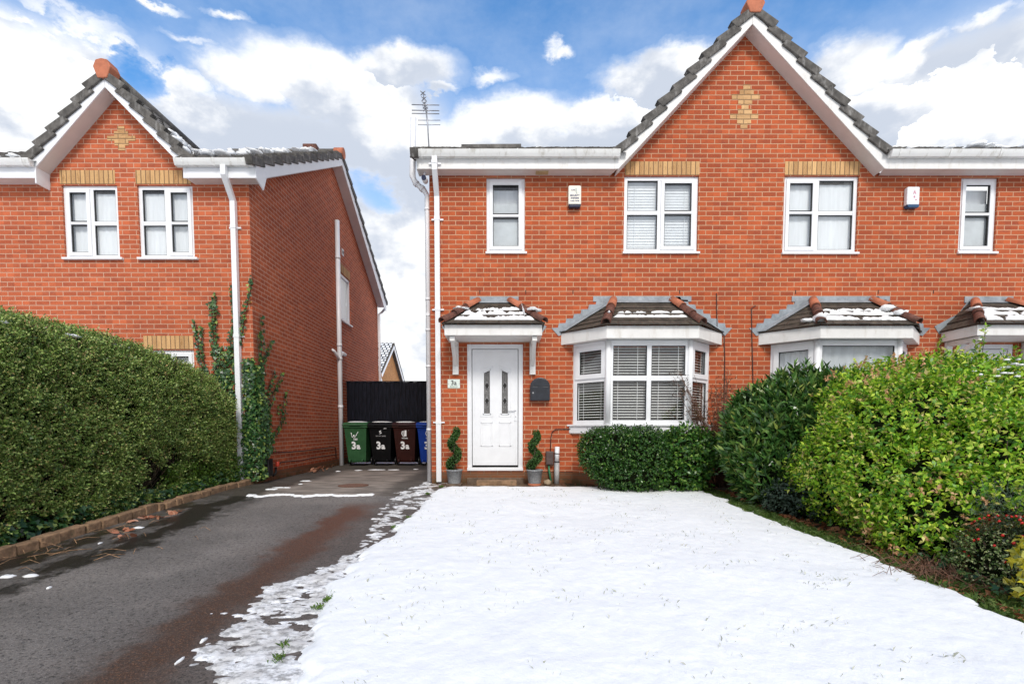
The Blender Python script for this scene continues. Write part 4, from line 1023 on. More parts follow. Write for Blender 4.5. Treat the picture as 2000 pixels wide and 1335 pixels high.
    for s_ in (-1, 1):
        f = MB(); n = 7; xa, xb = cx+s_*1.36, cx+s_*.62; za, zb = 2.43, 2.97; poly = [(xa+s_*.0, za), (xa+s_*.12, za+.13)]
        for k in range(n):
            t0, t1 = k/n, (k+1)/n; z_ = 2.56+k*.075; x_ = xa+s_*.12+(xb-xa-s_*.12)*t0; x2 = xa+s_*.12+(xb-xa-s_*.12)*t1
            poly += [(x_, z_), (x2+s_*.015, z_+.004)]
        poly += [(xb, 3.06), (cx+s_*.50, 3.06), (cx+s_*.50, 2.97), (xa-s_*.05, 2.45)]
        f.prism([(p[0], -.010-.002*(s_ > 0), p[1]) for p in poly], (0, .02, 0))
        # apron dressed over the tiles
        A = Vector((cx+s_*1.35, 0, 2.475)); B = Vector((cx+s_*.50, 0, 2.99)); e0 = E[1] if s_ < 0 else E[2]; 
        dv = (e0-A).normalized()*.13; f.obox(A+Vector((0, -.014, .02)), (B-A), dv, (0, 0, .01))
        f.build('stepped_flashing', LEAD, rf)
    sn = MB(); up = (T[0]-E[1]); up.x = 0; up.normalize(); nr = Vector((0, -up.z, up.y))
    for k, (f0, ww, fr_, u0, u1) in enumerate(snow_rows):
        A = E[1].lerp(T[0], f0); B = E[2].lerp(T[1], f0); snow_strip(sn, A.lerp(B, u0)+nr*.012, A.lerp(B, u1)+nr*.012, ww, up, nr, seed*7+k, .018, 90, fr_)
    o = sn.build('bay_roof_snow', SNOW, rf, stuff=True)
    return rf
rf1 = bay(house, 2.25, 3, [(.28, .075, -.3, .06, .93), (.46, .06, .1, .1, .95)])
rf2 = bay(house, 5.49, 8, [(.16, .13, -.3, .05, .97), (.36, .15, -.35, .05, .98), (.54, .07, -.05, .06, .9)], blinds=False, front_split=False)
m = MB(); m.blob((5.49-.70, -.60, 2.60), (.06, .13, .07), 12, 8, .2, 4); m.blob((5.49-.82, -.50, 2.58), (.10, .05, .03), 12, 6, .3, 5); m.blob((5.49+.52, -.34, 2.80), (.12, .09, .05), 12, 8, .2, 6); m.blob((5.49+.62, -.48, 2.70), (.10, .08, .05), 12, 8, .2, 7); m.blob((2.25-.655, -.56, 2.69), (.018, .06, .02), 10, 6, .2, 8)
m.build('hip_snow', SNOW, rf2, stuff=True)
# paper baubles on the neighbour's side pane
st = MB()
for (u, z, r_) in ((.40, 1.90, .075), (.20, 1.82, .06)):
    a = Vector((5.49-1.115, 0, 0)); c = Vector((5.49-.635, -.48, 0)); d = (c-a).normalized(); p = a+d*u+Vector((0, .0, z))+Vector((-.02, -.02, 0))*.4
    pts = [p+d*math.cos(t)*r_*.8+Vector((0, 0, math.sin(t)*r_)) for t in np.linspace(0, 2*math.pi, 15)[:-1]]; st.prism(pts, Vector((.002, .002, 0)))
    st.obox(p+d*-.012+Vector((0, 0, r_)), d*.024, (.002, .002, 0), (0, 0, .03))
st.build('window_sticker', PVC, house)

# ------------------------------------------------------------------ fittings hung on the main house
def alarm_box(name, cx, cz, w, h, label, face, grey=False):
    t = thing(name, label, 'alarm box', (cx, 0, cz-h/2))
    m = MB(); zb = cz-h/2
    m.prism([(cx-w/2, -.002, zb+.05), (cx+w/2, -.002, zb+.05), (cx+w/2, -.002, zb+h-.012), (cx+w/2-.02, -.002, zb+h), (cx-w/2+.02, -.002, zb+h), (cx-w/2, -.002, zb+h-.012)], (0, -.075, 0))
    body = m.build('cover', face, t, bevel=.012)
    m = MB(); m.prism([(cx-w/2, -.004, zb+.049), (cx+w/2, -.004, zb+.049), (cx+w/2-.015, -.004, zb), (cx-w/2+.015, -.004, zb)], (0, -.085, 0)); m.build('strobe_lens', MATS['blue_lens'] if grey else MATS['navy_lens'], t, bevel=.012)
    return t, body
simple('navy_lens', (.008, .012, .045), .25, .1); simple('blue_lens', (.02, .07, .16), .25, .1); simple('cream_plastic', (.80, .76, .66), .4, .03); NAVY = simple('navy_ink', (.02, .03, .14), .5); INK = simple('black_ink', (.015, .015, .017), .5)
PINKI = simple('faded_pink_ink', (.62, .28, .36), .6); GREYI = simple('grey_ink', (.35, .42, .42), .6)
t, bdy = alarm_box('alarm_box', 1.128, 4.622, .205, .345, 'cream alarm box with SECURITY SYSTEMS in navy, between the two left upstairs windows', MATS['cream_plastic'])
yf = -.0785
font_mesh('SECURITY', .034, NAVY, bdy, (1.128, yf, 4.625), bold=.0008); font_mesh('SYSTEMS', .034, NAVY, bdy, (1.128, yf, 4.583), bold=.0008); font_mesh('01602 75750', .027, NAVY, bdy, (1.128, yf, 4.543), bold=.0006)
font_mesh('ALARM', .020, NAVY, bdy, (1.098, yf, 4.712), bold=.0006)
m = MB(); m.box(1.130, 1.136, yf-.002, yf+.002, 4.69, 4.75); m.box(1.146, 1.156, yf-.002, yf+.002, 4.665, 4.75); m.box(1.156, 1.172, yf-.002, yf+.002, 4.665, 4.672); m.build('logo_bars', GREYI, bdy)
t, bdy = alarm_box('alarm_box', 6.545, 4.61, .20, .33, 'plain white alarm box with faded pink print, between the two right upstairs windows', PVC, True)
m = MB(); m.prism([(6.535, yf, 4.66), (6.56, yf, 4.72), (6.585, yf, 4.66), (6.57, yf, 4.66), (6.56, yf, 4.69), (6.55, yf, 4.66)], (0, -.002, 0)); m.box(6.548, 6.57, yf-.002, yf, 4.60, 4.63); m.box(6.575, 6.60, yf-.002, yf, 4.56, 4.575); m.build('faded_print', PINKI, bdy)

t = thing('letter_box', 'black arched metal letter box on the brick wall right of the door', 'letter box', (.583, 0, 1.37)); BLKM = simple('black_powder_coat', (.022, .026, .034), .32, .25, 14)
m = MB(); cx, zb, w, h, d = .583, 1.372, .322, .375, .11
arc = [(cx-w/2, zb), (cx+w/2, zb), (cx+w/2, zb+h*.62)]+[(cx+w/2*math.cos(a), zb+h*.62+h*.38*math.sin(a)) for a in np.linspace(0, math.pi, 14)[1:-1]]+[(cx-w/2, zb+h*.62)]
m.prism([(p[0], -.002, p[1]) for p in arc], (0, -d, 0)); m.build('box_body', BLKM, t, bevel=.012)
m = MB(); ins = [(cx+(p[0]-cx)*.9, zb+(p[1]-zb)*.94+.01) for p in arc]; m.prism([(p[0], -d-.002, max(p[1], zb+.235)) for p in ins if p[1] > zb+.2]+[], (0, -.008, 0)); m.build('flap', BLKM, t, bevel=.004)
m = MB(); m.box(cx-.145, cx+.145, -d-.010, -d-.002, zb+.015, zb+.228); m.build('lower_door', BLKM, t, bevel=.004)
m = MB(); m.prism([(cx-.04, -d-.014, zb+.232), (cx+.04, -d-.014, zb+.232), (cx+.02, -d-.014, zb+.215), (cx-.02, -d-.014, zb+.215)], (0, .012, 0)); m.build('finger_pull', BLKM, t)
m = MB(); m.tube([(cx-.115, -d-.013, zb+.125), (cx-.115, -d-.008, zb+.125)], .013, 12); m.build('lock', MATS['lead_came'], t)

t = thing('house_sign', 'pale house number sign reading 3a left of the door', 'house sign', (-.832, 0, 1.58)); m = MB(); m.box(-.933, -.731, -.014, -.004, 1.583, 1.728); pl = m.build('plate', simple('pale_acrylic', (.72, .80, .74), .2, .02), t, bevel=.003)
font_mesh('3a', .105, INK, pl, (-.832, -.016, 1.635), bold=.001); font_mesh('Sandringham Road', .017, simple('olive_ink', (.10, .16, .07), .5), pl, (-.832, -.016, 1.604), bold=.0004)
m = MB()
for xx in (-.92, -.744): m.tube([(xx, -.020, 1.655), (xx, -.014, 1.655)], .006, 8)
m.build('screw_run', MATS['lead_came'], pl)

t = thing('security_camera', 'small black lensed security camera under the left eaves corner', 'camera', (-1.27, -.10, 4.90))
m = MB(); m.tube([(-1.27, -.10, 4.98), (-1.27, -.10, 4.90)], .02, 10); m.build('mount', PVC, t)
m = MB(); m.tube([(-1.27, .0, 4.89), (-1.27, -.17, 4.865)], .042, 14); hs = m.build('housing', PVC, t)
m = MB(); m.tube([(-1.27, -.171, 4.865), (-1.27, -.19, 4.862)], .038, 14); m.build('lens', MATS['navy_lens'], hs)

# aerial behind the eaves
t = thing('tv_aerial', 'thin grey television aerial on a mast above the left end of the roof', 'aerial', (-1.77, 3.8, 7.35)); ALU = simple('aluminium', (.34, .35, .38), .4, .1, metal=.7)
m = MB(); p0 = at(839, 291, 3.8); p1 = at(835, 240, 3.8); p2 = at(832, 215, 3.8); m.tube([p0-Vector((0, 0, .25)), p1, p2], .017, 8); m.build('mast', ALU, t)
m = MB(); b0, b1 = at(834, 222, 3.8), at(826, 181, 3.8); m.tube([b0, b1], .014, 6)
for (v, h) in ((205, 27), (216, 27), (222, 27)):
    c = at(831, v, 3.8); a, b = at(831-h, v-.5, 3.8), at(831+h, v+.5, 3.8); m.tube([a, b], .011, 5)
for (v, u, h) in ((236, 838, 22), (245, 838, 22)): m.tube([at(u-h, v-1, 3.8), at(u+h, v-1, 3.8)], .008, 5)
m.build('dipole_array', ALU, t)
m = MB()
for (u, v) in ((826, 182), (828, 193), (829, 202), (830.5, 208), (831, 213)):
    for s_ in (-1, 1):
        c = at(u, v, 3.8); m.tube([c, c+Vector((s_*.055, -.03, .03))], .012, 5); m.tube([c, c+Vector((s_*.055, .03, -.03))], .012, 5)
m.build('director_array', ALU, t, stuff=True)

# utility fittings right of the door
BRN = simple('brown_box_plastic', (.085, .055, .048), .5, .2, 12); CAB = simple('dark_cable', (.045, .02, .018), .6, .2)
t = thing('junction_box', 'small brown utility box low on the wall beside the right topiary', 'utility box', (.76, 0, .30)); m = MB(); zz = (.318, .545); m.box(.685, .812, -.085, -.002, *zz); m.build('box_cover', BRN, t, bevel=.01); m = MB(); m.box(.70, .797, -.091, -.086, .33, .42); m.build('lid_panel', BRN, t, bevel=.004)
m = MB(); m.tube([(.735, -.04, .32), (.745, -.05, .2), (.775, -.08, .02)], .016, 8); m.build('green_hose', simple('green_hose_plastic', (.03, .20, .09), .45), t)
t = thing('waste_pipe', 'short white pipe with grey lower half standing beside the brown utility box', 'pipe', (.87, -.06, 0)); m = MB(); m.tube([(.868, -.06, .37), (.872, -.06, .62)], .040, 14); m.build('upper_pipe', PVC, t)
m = MB(); m.tube([(.866, -.06, -.01), (.868, -.06, .369)], .043, 14); m.build('lower_pipe', simple('translucent_grey_pipe', (.44, .44, .44), .35, .2, 9), t)
m = MB(); m.tube([(.868, -.06, .36), (.868, -.06, .375)], .047, 14); m.tube([(.868, -.06, .50), (.869, -.06, .512)], .045, 14); m.build('clip', INK, t)
m = MB(); m.tube([(.765, -.02, .54), (.770, -.02, .74), (.79, -.02, .86), (.85, -.02, .905), (1.0, -.02, .912), (1.16, -.02, .91)], .008, 6, cap=True); tag(m.build('wall_cable', CAB), 'thin red brown cable curving from the brown utility box towards the bay', 'cable')
def cable(pts, label, r=.007):
    m = MB(); m.tube(pts, r, 6); return tag(m.build('wall_cable', CAB), label, 'cable')
cable([(X(1399, 573), -.012, Z(1399, 573)), (X(1400, 640), -.012, Z(1400, 640)), (X(1413, 655), -.03, Z(1413, 655)), (X(1415, 700), -.012, Z(1415, 700)), (X(1414, 790), -.012, .9), (X(1414, 790), -.012, .3)], 'dark cable running down the bricks just right of the left bay roof')
cable([(X(1475, 597), -.012, Z(1475, 597)), (X(1467, 602), -.012, Z(1467, 602)), (X(1468, 660), -.012, Z(1468, 660)), (X(1470, 740), -.012, Z(1470, 740)), (X(1470, 740), -.012, .5)], 'dark hooked cable running down the bricks by the left edge of the second bay')

# ------------------------------------------------------------------ neighbouring house on the left
LC, LL, LB = -4.12, -12.0, 8.4
LE_ = 4.845
nb = thing('detached_house', 'red brick house beyond the hedge with a small gable and long side wall', 'house', (LC, 0, 0))
m = MB(); LW = [(-7.14, -6.245, 3.68, 4.83), (-5.925, -5.03, 3.68, 4.83), (-5.90, -5.10, 1.15, 2.205)]
wall_holes(m, LL, LC, -.3, LE_+.03, LW, lambda a, b: (a, 0, b), (0, 1, 0))
m.quad((-7.6, 0, LE_+.03), (-4.80, 0, LE_+.03), (-6.19, 0, 6.32))
SW = (4.55, 5.42, 3.66, 4.83)
wall_holes(m, 0, LB, -.3, LE_+.03, [SW], lambda a, b: (LC, a, b), (-1, 0, 0))
m.quad((LC, 0, LE_+.03), (LC, LB, LE_+.03), (LC, 4.15, 7.22))
m.quad((LL, LB, -.3), (LL, 0, -.3), (LL, 0, LE_+.03), (LL, LB, LE_+.03)); m.quad((LC, LB, -.3), (LL, LB, -.3), (LL, LB, LE_+.03), (LC, LB, LE_+.03))
m.build('wall', BR2, nb)
def lplane(y): return 5.065+.537*(y+.36)
m = MB(); m.quad((LL, -.33, 5.04), (-7.3, -.33, 5.04), (-7.3, 4.15, lplane(4.15)-.03), (LL, 4.15, lplane(4.15)-.03)); m.quad((-5.05, -.33, 5.04), (-3.92, -.33, 5.04), (-3.92, 4.15, lplane(4.15)-.03), (-5.05, 4.15, lplane(4.15)-.03))
m.quad((-7.3, 1.5, lplane(1.5)-.03), (-5.05, 1.5, lplane(1.5)-.03), (-5.05, 4.15, lplane(4.15)-.03), (-7.3, 4.15, lplane(4.15)-.03))
m.quad((-3.92, 4.15, lplane(4.15)-.03), (-3.92, 8.65, 5.04), (LL, 8.65, 5.04), (LL, 4.15, lplane(4.15)-.03))
gl_ = [(-7.45, 5.08), (-6.185, 6.42), (-4.92, 5.08)]
for a, b in ((gl_[0], gl_[1]), (gl_[1], gl_[2])): m.quad((a[0], -.24, a[1]), (b[0], -.24, b[1]), (b[0], 2.1, b[1]), (a[0], 2.1, a[1]))
nroof = m.build('roof', TILE, nb)
m = MB(); S_ = Vector((0, 1, .537))
tile_slope(m, (-10.5, -.30, 5.075), (1, 0, 0), S_, 6.55, 5.0, clip=lambda p: p.y < 4.2 and not (abs(p.x+6.185) < 1.2-(p.y+.2)*.45))
dl = Vector((gl_[1][0]-gl_[0][0], 0, gl_[1][1]-gl_[0][1])); tile_slope(m, (gl_[0][0], -.2, gl_[0][1]), (0, 1, 0), dl, 2.6, dl.length, tw=.26, th=.26, clip=lambda p: p.z > lplane(p.y)-.1)
dr = Vector((gl_[1][0]-gl_[2][0], 0, gl_[1][1]-gl_[2][1])); tile_slope(m, (gl_[2][0], -.2, gl_[2][1]), (0, 1, 0), dr, 2.6, dr.length, tw=.26, th=.26, clip=lambda p: p.z > lplane(p.y)-.1)
m.build('roof_tiles', TILE, nroof)
for a_, b_2 in (((-6.5, 4.15, 7.47), (-4.0, 4.15, 7.47)), ((-6.185, -.05, 6.45), (-6.185, 2.2, 6.46))): m = MB(); m.tube([a_, b_2], .10, 12); m.build('ridge_tiles', TILE, nroof)
m = MB(); m.box(-4.75, -4.42, 3.95, 4.3, 7.45, 7.60); m.build('ridge_vent', MATS['weathered_terracotta'], nroof, bevel=.02)
m = MB(); ex = -6.185; m.prism([(ex-.075, -.30, 6.30), (ex+.075, -.30, 6.30), (ex+.135, -.30, 6.47), (ex+.09, -.30, 6.57), (ex, -.30, 6.59), (ex-.09, -.30, 6.57), (ex-.135, -.30, 6.47)], (0, .22, 0)); m.build('ridge_end_cap', TERRA, nroof, bevel=.012)
verge('verge_tiles', (-7.46, -.25, 5.10), (-6.24, -.25, 6.40), 6, nroof); verge('verge_tiles', (-4.90, -.25, 5.10), (-6.13, -.25, 6.40), 6, nroof)
verge('verge_tiles', (-3.885, -.38, 5.03), (-3.885, 4.12, 7.44), 13, nroof, out=(1, 0, 0), over=.12); verge('verge_tiles', (-3.885, 8.7, 5.03), (-3.885, 4.18, 7.44), 13, nroof, out=(1, 0, 0), over=.12)
m = MB(); m.tube([(-4.05, 4.15, 7.47), (-3.83, 4.15, 7.47)], .125, 10); m.build('ridge_end_cap', TERRA, nroof)
m = MB(); r_ = random.Random(13)
for k in range(40):
    f = r_.random(); y = -.25+f*3.6; x = r_.uniform(-4.95+.0, -4.0); m.blob((x, y, lplane(y)+.055), (r_.uniform(.05, .13), r_.uniform(.06, .16), .035), 10, 6, .25, k)
for k in range(20):
    y = -.1+r_.random()*1.4; t = r_.uniform(.02, .5); p = Vector((gl_[2][0], y, gl_[2][1])).lerp(Vector((gl_[1][0], y, gl_[1][1])), t); m.blob((p.x+.05, p.y, p.z+.06), (.05, .10, .04), 10, 6, .3, k)
for k in range(14): m.blob((r_.uniform(-10, -7.6), -.25, 5.13), (.1, .12, .03), 10, 6, .2, k)
m.build('roof_snow', SNOW, nroof, stuff=True)
m = MB(); m.prism([(-6.187, -.25, 6.375), (-7.45, -.25, 5.09), (-7.32, -.25, 4.99), (-6.187, -.25, 6.19)], (0, .024, 0)); m.build('barge_board', PVC, nb, bevel=.004)
m = MB(); m.prism([(-6.185, -.25, 6.375), (-4.905, -.25, 5.09), (-5.02, -.25, 4.99), (-6.185, -.25, 6.19)], (0, .024, 0)); m.build('barge_board', PVC, nb, bevel=.004)
m = MB(); m.obox((-7.32, -.226, 4.99), (1.13, 0, 1.20), (0, .25, 0), (-.012, 0, .012)); m.build('gable_soffit', SOFFIT, nb)
m = MB(); m.obox((-5.02, -.226, 4.99), (-1.165, 0, 1.20), (0, .25, 0), (.012, 0, .012)); m.build('gable_soffit', SOFFIT, nb)
m = MB(); m.box(LL, -7.34, -.251, -.228, LE_-.02, 5.05); m.box(-7.34, -7.318, -.251, -.001, LE_-.10, 5.06); m.build('fascia_board', PVC, nb, bevel=.004)
m = MB(); m.box(-5.02, -3.90, -.251, -.228, LE_-.02, 5.05); m.build('fascia_board', PVC, nb, bevel=.004)
m = MB(); m.box(LL, -7.341, -.227, -.001, LE_-.006, LE_+.006); m.build('eaves_soffit', SOFFIT, nb)
m = MB(); m.prism([(-5.0, -.227, LE_-.006), (-3.9, -.227, LE_-.006), (-3.9, -.001, LE_-.006), (-4.98, -.001, LE_-.006)], (0, 0, .012)); m.build('eaves_soffit', SOFFIT, nb)
m = MB(); m.prism([(-3.90, -.252, LE_-.02), (-3.90, -.252, 5.03), (-3.90, 4.15, 7.39), (-3.90, 8.62, 5.03), (-3.90, 8.62, 4.76), (-3.90, 8.40, 4.76), (-3.90, 4.15, 7.19), (-3.90, .12, 5.0), (-3.90, .0, LE_-.10), (-3.90, -.252, LE_-.02)][:-1], (.022, 0, 0)); m.build('side_barge_board', PVC, nb, bevel=.004)
m = MB(); m.prism([(-4.119, 0.12, 4.985), (-4.119, 4.15, 7.175), (-3.901, 4.15, 7.175), (-3.901, .12, 4.985)], (0, -.006, .012)); m.prism([(-4.119, 8.45, 4.84), (-4.119, 4.15, 7.175), (-3.901, 4.15, 7.175), (-3.901, 8.45, 4.84)], (0, .006, .012)); m.build('side_soffit', SOFFIT, nb)
gutter(nb, -5.10, -3.90, -.365, 5.075, 3); gutter(nb, LL, -7.33, -.365, 5.075, 5)
downpipe(nb, [(-4.35, -.31, 4.98), (-4.35, -.31, 4.86), (-4.35, -.055, 4.55), (-4.35, -.055, .02)], .056, joints=(4.15, 2.42, 1.0), mat=PVC)
m = MB(); sp_ = [(LC+.075, 4.2, -.02), (LC+.075, 4.2, 5.93)]; m.tube(sp_, .056, 14); s2 = m.build('soil_pipe', PVC, nb)
for z in (1.45, 2.62, 2.95, 5.05): m = MB(); m.tube([(LC+.075, 4.2, z-.03), (LC+.075, 4.2, z+.03)], .064, 14); m.build('pipe_collar', PVC, s2)
m = MB(); m.tube([(LC+.075, 4.2, 2.68), (LC+.09, 4.32, 2.78), (LC+.03, 4.75, 2.80), (LC-.02, 4.75, 2.80)], .05, 12); m.tube([(LC+.075, 4.2, 2.58), (LC+.07, 4.05, 2.66), (LC+.05, 3.9, 2.76), (LC-.01, 3.88, 2.80)], .032, 10); m.build('waste_branch', PVC, s2)
m = MB(); m.tube([(LC+.20, 8.62, 4.85), (LC+.1, 8.55, 4.70), (LC+.06, 8.34, 4.6), (LC+.06, 8.34, 0)], .04, 8); m.build('rear_downpipe', PVC, nb)
window(nb, *LW[0], split=.50, sash='left', transom=.49, blind='net', sillw=.05, silld=.07, label='upstairs window nearer the left edge'); window(nb, *LW[1], split=.50, sash='right', transom=.49, blind='net', sillw=.05, silld=.07, label='upstairs window nearer the downpipe')
window(nb, *LW[2], split=.5, sash='right', transom=None, blind='net', label='ground floor window half hidden by the hedge')
lintel(nb, -7.16, -6.27, 4.845, 5.065); lintel(nb, -5.94, -5.05, 4.845, 5.065); lintel(nb, -5.92, -5.10, 2.215, 2.435)
lintel(nb, 4.55, 5.42, 4.84, 5.06, normal='x', xf=LC+.004)
buff_motif(nb, -6.14, 5.745, [(.056, .0), (.112, .0), (.225, .0), (.112, .0), (.056, 0)])
# window in the side wall
m = MB(); y0, y1, z0, z1 = SW; xo = LC-.02
for q in ((y0, y0+.07, z0, z1), (y1-.07, y1, z0, z1), (y0+.07, y1-.07, z1-.07, z1), (y0+.07, y1-.07, z0, z0+.07)): m.box(xo-.07, xo, *q)
so2 = m.build('window', PVC, nb, bevel=.004); so2['label'] = 'window in the side wall'
m = MB(); m.quad((xo-.03, y0+.07, z0+.07), (xo-.03, y1-.07, z0+.07), (xo-.03, y1-.07, z1-.07), (xo-.03, y0+.07, z1-.07)); m.build('pane', GLASS, so2)
m = MB(); m.quad((xo-.09, y0+.02, z0+.02), (xo-.09, y1-.02, z0+.02), (xo-.09, y1-.02, z1-.02), (xo-.09, y0+.02, z1-.02)); m.build('net_curtain', NET, so2)
m = MB(); m.box(xo-.02, LC+.05, y0-.03, y1+.04, z0-.035, z0-.001); m.build('sill', PVC, so2)
m = MB(); m.box(LC-.01, LC+.012, 4.75, 4.90, 5.30, 5.47); m.build('wall_vent', PVCD, nb); m = MB(); m.box(LC+.012, LC+.016, 4.79, 4.86, 5.35, 5.42); m.build('vent_hole', DARK, nb)
# stepped lead of the porch roof just showing over the hedge
strip_poly('porch_flashing', [(-8.9, -.012, 2.55), (-8.3, -.012, 2.55), (-8.06, -.012, 2.66), (-8.12, -.012, 2.66), (-8.12, -.012, 2.74), (-8.22, -.012, 2.74), (-8.22, -.012, 2.82), (-8.9, -.012, 2.82)], (0, .02, 0), LEAD, nb)

t = thing('meter_box', 'narrow black box low on the side wall beside the ivy', 'utility box', (LC+.1, .35, .05)); BK = simple('black_plastic', (.015, .014, .015), .3, .2)
m = MB(); m.box(LC+.001, LC+.10, .22, .40, .10, .40); m.build('box_cover', BK, t, bevel=.02); m = MB(); m.box(LC+.101, LC+.106, .29, .33, .12, .38); m.build('ridge_strip', MATS['rubber'], t)
t = thing('outdoor_socket', 'small red capped socket on the side wall beside the black box', 'socket', (LC+.08, .6, .2)); m = MB(); m.tube([(LC+.07, .62, .24), (LC+.07, .62, .33)], .035, 12); m.build('cap', simple('red_plastic', (.55, .06, .03), .4), t, bevel=.006)
m = MB(); m.tube([(LC+.04, .62, .23), (LC+.04, .62, .13), (LC+.02, .55, .08)], .018, 8); m.build('socket_body', BK, t)
def cable2(pts, label): m = MB(); m.tube(pts, .010, 6); return tag(m.build('wall_cable', CAB), label, 'cable')
cable2([(LC+.02, .42, .50), (LC+.02, 1.2, .47), (LC+.02, 2.2, .46), (LC+.02, 3.75, .47), (LC+.02, 3.95, .45), (LC+.02, 3.95, .20)], 'upper dark cable running level along the foot of the side wall')
cable2([(LC+.03, .70, .24), (LC+.03, .85, .30), (LC+.03, 1.4, .29), (LC+.03, 1.8, .27), (LC+.03, 2.4, .29), (LC+.03, 4.0, .28)], 'lower sagging cable running from the red socket along the side wall')

# orange brick house far behind
fh = thing('distant_house', 'small orange brick gabled house with a snowy tiled roof far behind the fence', 'house', (-7.9, 28, 0))
FX, F0, F1, FE, FR_ = -8.2, 25.2, 32.0, 4.55, 6.75; FM = (F0+F1)/2
m = MB(); m.quad((FX, F0, 0), (FX, F1, 0), (FX, F1, FE), (FX, F0, FE)); m.quad((FX, F0, FE), (FX, F1, FE), (FX, FM, FR_)); m.quad((-17, F0, 0), (FX, F0, 0), (FX, F0, FE), (-17, F0, FE)); m.quad((-17, F1, 0), (-17, F0, 0), (-17, F0, FE), (-17, F1, FE)); m.build('wall', ORANGE, fh)
m_, g_, b_ = principled('snowy_tiles'); uv = g_.add('ShaderNodeUVMap').outputs[0]; t_ = g_.add('ShaderNodeTexBrick'); g_.l.new(uv, t_.inputs['Vector']); t_.inputs['Scale'].default_value = 1; t_.inputs['Brick Width'].default_value = .30; t_.inputs['Row Height'].default_value = .30; t_.inputs['Mortar Size'].default_value = .045
t_.inputs['Color1'].default_value = (.85, .87, .9, 1); t_.inputs['Color2'].default_value = (.75, .77, .8, 1); t_.inputs['Mortar'].default_value = (.05, .05, .05, 1)
g_.put(b_.inputs['Base Color'], g_.mix(g_.ramp(g_.noise(uv, 1.3, 5), .55, .7, 0, .8), t_.outputs[0], (.07, .06, .06))); b_.inputs['Roughness'].default_value = .8
m = MB(); m.prism([(FX+.25, F0-.3, FE-.12), (FX+.25, FM, FR_+.08), (FX+.25, F1+.3, FE-.12), (FX+.25, F1+.3, FE+.02), (FX+.25, FM, FR_+.24), (FX+.25, F0-.3, FE+.02)], (-9.3, 0, 0)); fr_ = m.build('roof', TILED, fh)
m = MB(); m.quad((FX-9, F0-.32, FE+.03), (FX+.24, F0-.32, FE+.03), (FX+.24, FM, FR_+.26), (FX-9, FM, FR_+.26)); m.build('snowy_tile_slope', MATS['snowy_tiles'], fr_)
m = MB(); m.prism([(FX+.27, F0-.3, FE-.32), (FX+.27, F0-.3, FE-.05), (FX+.27, FM, FR_+.1), (FX+.27, FM, FR_-.15)], (.04, 0, 0)); m.prism([(FX+.27, F1+.3, FE-.32), (FX+.27, F1+.3, FE-.05), (FX+.27, FM, FR_+.1), (FX+.27, FM, FR_-.15)], (.04, 0, 0)); m.build('barge_board', PVC, fh)
m = MB(); m.prism([(FX+.275, F0-.35, FE-.05), (FX+.275, F0-.35, FE+.06), (FX+.275, FM, FR_+.26), (FX+.275, F1+.35, FE+.06), (FX+.275, F1+.35, FE-.05), (FX+.275, FM, FR_+.12)], (.05, 0, 0)); m.build('verge_tiles', TILED, fh)
m = MB(); m.box(FX+.001, FX+.06, FM+.2, FM+.7, 2.9, 4.3); m.build('window', PVC, fh); m = MB(); m.tube([(FX+.1, F0-.1, FE-.3), (FX+.1, F0+.5, FE-.7), (FX+.1, F0+.5, 0)], .07, 8); m.build('downpipe', PVC, fh)

# black close-boarded fence across the end of the drive
t = thing('board_fence', 'tall black painted board fence across the end of the drive behind the bins', 'fence', (-2.6, 4.9, 0)); m = MB(); x = LC+.02; r_ = random.Random(2)
while x < HL-.02:
    m.obox((x, 4.9+r_.uniform(-.004, .004), .03), (.112, -.030, 0), (0, .012, 0), (0, 0, 2.085+r_.uniform(-.005, .005))); x += .102
bd = m.build('board_panel', BLACKM, t)
m = MB(); m.box(LC+.01, HL-.01, 4.86, 4.94, 2.118, 2.14); m.build('top_rail', BLACKM, t)
for xx in (LC+.06, -2.03, HL-.08): m = MB(); m.box(xx-.045, xx+.045, 4.945, 5.03, -.1, 2.11); m.build('post', BLACKM, t)
m = MB(); m.box(-2.02, -1.98, 4.86, 4.885, .03, 2.11); m.build('cover_strip', BLACKM, t)

